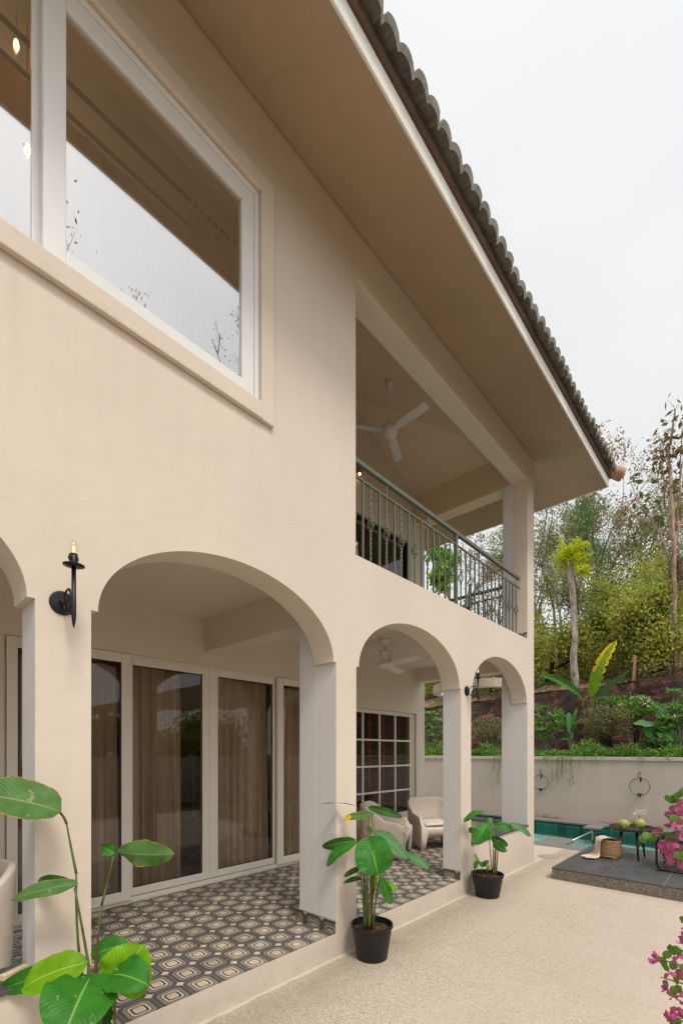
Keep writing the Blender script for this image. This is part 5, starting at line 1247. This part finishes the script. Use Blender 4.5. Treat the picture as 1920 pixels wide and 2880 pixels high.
# pollarded trunk with lime tuft
bp = base_at(1616, 15.1); e = empty('pollarded_tree', bp, 0, 'thick pale pollarded trunk crowned with a tuft of lime leaves', 'tree')
tp_ = ony(1607, 1575, 15.1)-Vector(bp); b = MB(); rs = random.Random(3)
P = [Vector((0, 0, 0))]+[tp_*(i/10)+Vector((rs.gauss(0, .03), rs.gauss(0, .03), 0)) for i in range(1, 11)]; b.tube(P, [.13, .115, .105, .10, .095, .095, .085, .09, .085, .095, .105], 10); b.build('trunk', M['barkpale'], e, smooth=True)
around([tuple(tp_+Vector((rs.gauss(0, .19), rs.gauss(0, .19), rs.gauss(.17, .17)))) for _ in range(130)]+[tuple(tp_+Vector((.32+rs.gauss(0, .08), 0, -.45+rs.gauss(0, .06)))) for _ in range(10)], 14, .05, .13, .05, 'crown', F['lime'], e)
GT = 'slender grey trees on the hillside behind the retaining wall'
tall = [ # u, y, height, seed, foliage, per, lean, label
 (1540, 24, 10.5, 11, 'green', 26, (-.05, 0, 1), 'slender tree close to the house corner with dense small green leaves'),
 (1590, 27, 11.5, 12, 'mixed', 26, (.02, 0, 1), 'slender mixed green and brown tree behind the pollarded trunk, left side'),
 (1632, 22, 9.5, 13, 'green', 26, (.03, 0, 1), 'slender green tree behind the pollarded trunk, right side'),
 (1668, 26, 10.5, 14, 'mixed', 26, (.04, 0, 1), 'slender mixed tree above the tall banana leaf'),
 (1700, 21, 7.4, 15, 'mixed', 16, (.0, 0, 1), 'thin sparse tree just under the roof corner'),
 (1500, 22, 8.0, 16, 'mixed', 16, (.0, 0, 1), 'slender tree partly hidden by the house corner'),
 (1740, 24, 11.8, 17, 'autumn', 22, (-.05, 0, 1), 'orange tinted sparse tree right of the roof corner'),
 (1800, 25, 11.2, 18, 'autumn', 16, (-.12, 0, 1), 'almost bare orange leaved tree between roof corner and right tree'),
 (1560, 19, 7.8, 20, 'mixed', 14, (.0, 0, 1), 'slender mottled tree just left of the pollarded trunk'),
 (1650, 20, 8.2, 21, 'mixed', 14, (.0, 0, 1), 'slender pale stemmed tree just right of the pollarded trunk'),
 (1850, 23, 8.8, 19, 'mixed', 18, (.0, 0, 1), 'sparse low tree left of the tall right tree')]
for (u, y, h, sd_, fm, per, lean, lb) in tall:
    h -= .11*(y-14.4); tree('slender_tree', lb, 'tree', base_at(u, y), h, .085, 4, sd_, F[fm], M['bark'], int(per*.38), .18, .15, .05, GT, lean, trunk=h*.40, bend=.18, split=(3, 3), ratio=.66, up=.14, rr=.62, ang=.55)
# right tall tree with big leaves and a root mass
bt = base_at(1900, 16.0)
e = empty('tall_tree', bt, 0, 'tall thin tree at the right edge with big sparse leaves and dry root clump', 'tree'); tips = []; b = MB(); rs = random.Random(6)
for k, (pth, r0) in enumerate((([(1899, 1905), (1895, 1700), (1896, 1560), (1888, 1400), (1880, 1290), (1890, 1215), (1897, 1150)], .075), ([(1895, 1560), (1872, 1430), (1863, 1330), (1853, 1230)], .03), ([(1896, 1500), (1914, 1380), (1912, 1290), (1918, 1190)], .035), ([(1895, 1600), (1850, 1490), (1800, 1420), (1770, 1350)], .028), ([(1896, 1530), (1925, 1430), (1960, 1330)], .035), ([(1883, 1340), (1868, 1290), (1858, 1250)], .018), ([(1888, 1420), (1915, 1320), (1935, 1240)], .022), ([(1860, 1500), (1815, 1470), (1775, 1450)], .016), ([(1888, 1400), (1850, 1350), (1842, 1290)], .018))):
    P = [ony(u, v, 16+rs.gauss(0, .12)+(.25*(k-4) if i else 0)*.3)-Vector(bt) for i, (u, v) in enumerate(pth)]; Q = []
    for i in range(len(P)-1):
        for j in range(4): Q.append(P[i].lerp(P[i+1], j/4)+Vector((rs.gauss(0, .012), rs.gauss(0, .012), 0)))
    Q.append(P[-1]); b.tube(Q, [max(.006, r0*(1-.8*i/len(Q))) for i in range(len(Q))], 7)
    for q in Q[len(Q)//3 if k else len(Q)*2//3:]:
        for _ in range(2):
            d = Vector((rs.gauss(0, 1), rs.gauss(0, .6), rs.uniform(-.2, 1))).normalized()*rs.uniform(.12, .34); b.tube([q, q+d*.6+Vector((0, 0, .01)), q+d], [.006, .004, .003], 3, cap=False); tips.append(tuple(q+d))
b.build('trunk', M['barkred'], e, smooth=True); around(tips, 2, .05, .24, .11, 'crown', F['big'], e)
b = MB(); b.tube([(-.16, -.05, -.2), (-.14, -.05, 1.4), (-.05, -.02, 2.8)], [.07, .06, .05], 7); b.build('trunk', M['barkpale'], e, smooth=True)
nz = ony(1903, 1610, 16.0)-Vector(bt); pts = [tuple(nz+Vector((rng.normal()*.12, rng.normal()*.10, rng.normal()*.38))) for _ in range(160)]
C = np.repeat(np.array(pts), 8, 0)+rng.normal(size=(1280, 3))*.05; T = rng.normal(size=(1280, 3))*.25+np.array([0, 0, -1]); quads('root_clump', C, T, rdir(1280), .28, .012, F['nest'], e)
# cashew like spreading trees
GC = 'low spreading trees with dark crooked branches'
for (u, y, h, sd_, lb, r) in ((1540, 17.5, 4.2, 41, 'spreading green tree close to the house corner above the retaining wall', .10), (1690, 18.0, 4.6, 42, 'spreading green and yellow tree behind the banana plant', .13), (1830, 17.0, 4.2, 43, 'spreading tree with thick dark trunk left of the tall right tree', .15), (1760, 20.5, 5.6, 44, 'larger spreading tree higher on the slope with orange patches', .13), (1600, 21.0, 5.0, 45, 'spreading tree higher on the slope behind the pollarded trunk', .12), (1930, 19.5, 5.2, 46, 'spreading dark green tree at the right picture edge', .13), (1380, 17.5, 4.6, 47, 'spreading tree seen through the last arch with a thick crooked limb', .14), (1225, 18.0, 4.2, 48, 'spreading tree seen through the middle arch beyond the canopy', .11)):
    h = max(1.9, h*.92-.08*(y-14.4)-.95); tree('spreading_tree', lb, 'tree', base_at(u, y), h, r, 4, sd_, F['cashew'], M['barkdark'], 22, .24, .13, .066, GC, (.1, 0, 1), trunk=h*.46, bend=.5, split=(3, 3), ratio=.78, up=.02, rr=.68, ang=1.0)
# undergrowth on the slope: one mass of small leaves nobody could count
n = 3200; X = rng.uniform(-14, 9, n); Y = 17.2+rng.exponential(4.5, n); Z = np.array([hz(x, y) for x, y in zip(X, Y)])+np.abs(rng.normal(size=n))*.28*(Y > 16.5)
keep = (np.sin(X*1.7)+np.sin(Y*1.3+X)+rng.normal(size=n)*.6) > .1; P = np.stack([X, Y, Z], 1)[keep]
ug = around(P, 6, .09, .12, .05, 'undergrowth', F['cashew'], None, .3); tag(ug, 'low leafy undergrowth covering the slope behind the retaining wall', 'undergrowth', None, 'stuff')
# trees seen past the balcony
def past(u, v, y): return ony(u, v, y)
pb_ = past(1245, 1600, 17.5)
e, tips = tree('broadleaf_tree', 'tree with large bright green leaves seen through the balcony railing', 'tree', (pb_.x, 17.5, hz(pb_.x, 17.5)), 7.6, .11, 3, 51, F['ixora'], M['barkred'], 14, .16, .30, .16, None, (.0, 0, 1), trunk=4.3, bend=.12, ratio=.36, up=.25, ang=.6)
for (u, y, h, sd_, lb) in ((1290, 19, 9.0, 52, 'dry brown leaved tree seen through the middle of the balcony railing'), (1340, 20, 10.5, 53, 'dry brown leaved tree behind the right part of the balcony railing'), (1400, 21, 11.0, 54, 'dry sparse tree framed by the balcony end opening'), (1455, 24, 9.5, 55, 'dry sparse tree hidden behind the house corner')):
    p = base_at(u, y); tree('dry_tree', lb, 'tree', p, h, .07, 5, sd_, F['dry'], M['bark'], 3, .16, .14, .06, 'dry leaved trees seen past the balcony', (0, 0, 1), trunk=h*.42, bend=.2, split=(2, 3), ratio=.60, up=.15, ang=.6)

# ================================================================== BOUGAINVILLEA at the right edge
o4 = Vector((3.25, 1.62, 0)); bg = empty('bougainvillea', o4, 0, 'magenta bougainvillea reaching in from the right picture edge', 'bougainvillea')
def z4(a, b, dx=0.): return ond(1732+a/3.46, 2200+b/3.46, 1.55-dx)
b = MB(); b.tube(bez((0, 0, 0), (-.02, .05, .45), (.05, 0, .95), 8), [.03-.0015*i for i in range(9)], 8); b.build('trunk', M['bark'], bg, smooth=True)
branches = [((900, 400), (560, 560), (420, 500), 0), ((900, 700), (700, 640), (480, 590), .03), ((900, 150), (760, 60), (515, 150), -.02), ((900, 450), (700, 480), (240, 505), .02), ((950, 1900), (640, 1780), (380, 1715), .05), ((950, 2050), (640, 1960), (430, 1900), .08), ((950, 2300), (700, 2200), (500, 2050), .06), ((950, 1500), (800, 1420), (700, 1500), .0), ((950, 2350), (800, 2320), (500, 2330), .05), ((950, 1750), (700, 1650), (500, 1600), .03), ((900, 1350), (800, 1340), (680, 1345), 0), ((900, 300), (760, 330), (520, 330), 0)]
lp = []; st_ = MB()
for p, q, r, d in branches:
    P = bez(z4(*p, d)-o4, z4(*q, d)-o4, z4(*r, d)-o4, 14); st_.tube(P, [.0045-.0002*i for i in range(15)], 5); lp.append(P)
for p, q, r, d in branches[::2]: st_.tube(bez(Vector((.05, 0, .9)), Vector((.0, .1, 1.1)), z4(*p, d)-o4, 8), .006, 5)
st_.build('twigs', M['stem'], bg, smooth=True)
rs = random.Random(8)
def bract(center, size, seed):
    b = MB(); r = random.Random(seed); c = Vector(center); ax = Vector((r.gauss(0, 1), r.gauss(0, 1), r.gauss(0, 1)-.5)).normalized(); u = ax.orthogonal().normalized(); v = ax.cross(u)
    for k in range(3):
        a = k*2.094+r.uniform(-.2, .2); d = (u*math.cos(a)+v*math.sin(a)+ax*.9).normalized(); leaf(b, c, c+d*size, size*.95, nrm=(u*math.cos(a)+v*math.sin(a))*1.0-ax*.6, sag=.12, fold=.25, n=6, wave=.06, shape=.85, seed=seed*3+k)
    return b
magenta = m_leaf('magenta_bract', (.52, .045, .27), vein=(.60, .12, .36), ntrans=.35, rough=.6, freq=16, mid=.05)
green = m_leaf('bougainvillea_leaf', (.10, .20, .035), vein=(.2, .32, .08), ntrans=.25, freq=14, rough=.45)
fl4 = [(440, 490), (580, 240), (665, 180), (525, 325), (600, 325), (640, 370), (560, 400), (600, 440), (625, 500), (490, 560), (540, 600), (500, 650), (560, 690), (520, 640), (545, 745), (490, 700), (640, 785), (670, 570), (655, 440), (560, 320), (660, 290), (480, 600), (590, 660), (680, 620),
       (400, 1700), (400, 1760), (590, 1700), (500, 1870), (640, 1850), (500, 2010), (540, 2060), (620, 2090), (600, 2200), (660, 2230), (520, 2290), (680, 1500), (670, 1560), (690, 1700), (670, 1950), (700, 2120), (690, 2300), (690, 1440)]
for i, (a, c) in enumerate(fl4):
    b = bract(z4(a+rs.uniform(-8, 8), c+rs.uniform(-8, 8), rs.uniform(-.04, .08))-o4, rs.uniform(.022, .031), i+5); b.build('bract_cluster', magenta, bg, smooth=True)
lv = [(240, 540), (275, 510), (310, 510), (365, 525), (510, 520), (450, 525), (605, 575), (580, 340), (540, 665), (630, 735), (600, 690), (680, 660), (690, 800), (515, 150), (540, 160), (575, 140), (610, 115), (655, 80), (690, 60), (660, 700),
      (520, 1600), (600, 1620), (530, 1680), (590, 1770), (470, 1770), (540, 1790), (440, 1720), (640, 1790), (620, 1640), (670, 1340), (650, 1880), (500, 1960), (570, 2010), (630, 2010), (600, 1900), (620, 2320), (690, 2330), (560, 2350), (680, 1820), (700, 1600)]
for i, (a, c) in enumerate(lv):
    p = z4(a, c-22, rs.uniform(-.03, .07))-o4; d = Vector((rs.gauss(0, .35), rs.gauss(0, .35), -1)).normalized(); b = MB(); leaf(b, p, p+d*rs.uniform(.024, .036), .025, nrm=Vector((rs.gauss(-.3, .5), -1, rs.gauss(.4, .4))), sag=.08, n=7, shape=.8, seed=i); b.build('leaf', green, bg, smooth=True)

# ================================================================== SURROUNDINGS BEHIND THE CAMERA (reflected in the glass, shade the horizon)
bwall = MB(); bwall.box(7.0, 7.2, -14, 11.8, 0, 1.5); tag(bwall.build('boundary_wall', M['poolwall']), 'low beige boundary wall on the far side of the patio', 'wall')
ln = MB(); ln.quad((7.2, -60, .6), (60, -60, .6), (60, 60, .6), (7.2, 60, .6)); ln.quad((-60, -60, .01), (60, -60, .01), (60, -9, .01), (-60, -9, .01)); ln.quad((5.2, -9, .008), (7.0, -9, .008), (7.0, 11.7, .008), (5.2, 11.7, .008)); tag(ln.build('garden_soil', M['litter']), kind='structure')
for i, (x, y, h) in enumerate(((9.5, 1.5, 4.2), (10.5, 5.5, 4.6), (9.2, 9.5, 4.0), (10.5, -3, 4.4), (11.5, -8, 5.0), (6.5, -13, 5.2), (1.5, -14, 5.0))):
    tree('garden_tree', ['spreading tree over the far boundary wall reflected in the doors, nearest the camera', 'spreading tree over the far boundary wall, second towards the pool', 'spreading tree over the far boundary wall, closest to the pool', 'spreading tree over the far boundary wall, just behind the camera', 'spreading tree over the far boundary wall, far behind the camera', 'spreading tree at the rear end of the patio, right one', 'spreading tree at the rear end of the patio, left one'][i], 'tree', (x, y, .5), h, .14, 4, 70+i, F['cashew'], M['barkdark'], 16, .28, .22, .10, 'trees around the patio outside the picture', (0, 0, 1), trunk=h*.28, bend=.4, split=(3, 3), ratio=.80, up=.06, rr=.66, ang=.9)
for i, (x, y) in enumerate(((7.4, 2.9), (7.5, 4.1), (7.4, 5.3), (7.6, 6.5))):
    tree('bare_tree', ('bare twiggy tree beyond the boundary wall, nearest the camera', 'bare twiggy tree beyond the boundary wall, second towards the pool', 'bare twiggy tree beyond the boundary wall, third towards the pool', 'bare twiggy tree beyond the boundary wall, closest to the pool')[i], 'tree', (x, y, .5), 11.6, .07, 5, 90+i, F['big'], M['barkdark'], 1, .10, .07, .03, 'bare trees mirrored in the upper window', (-.02, 0, 1), trunk=[7.3, 7.6, 7.2, 6.9][i], bend=.15, split=(2, 3), ratio=.50, up=.2, ang=.7)
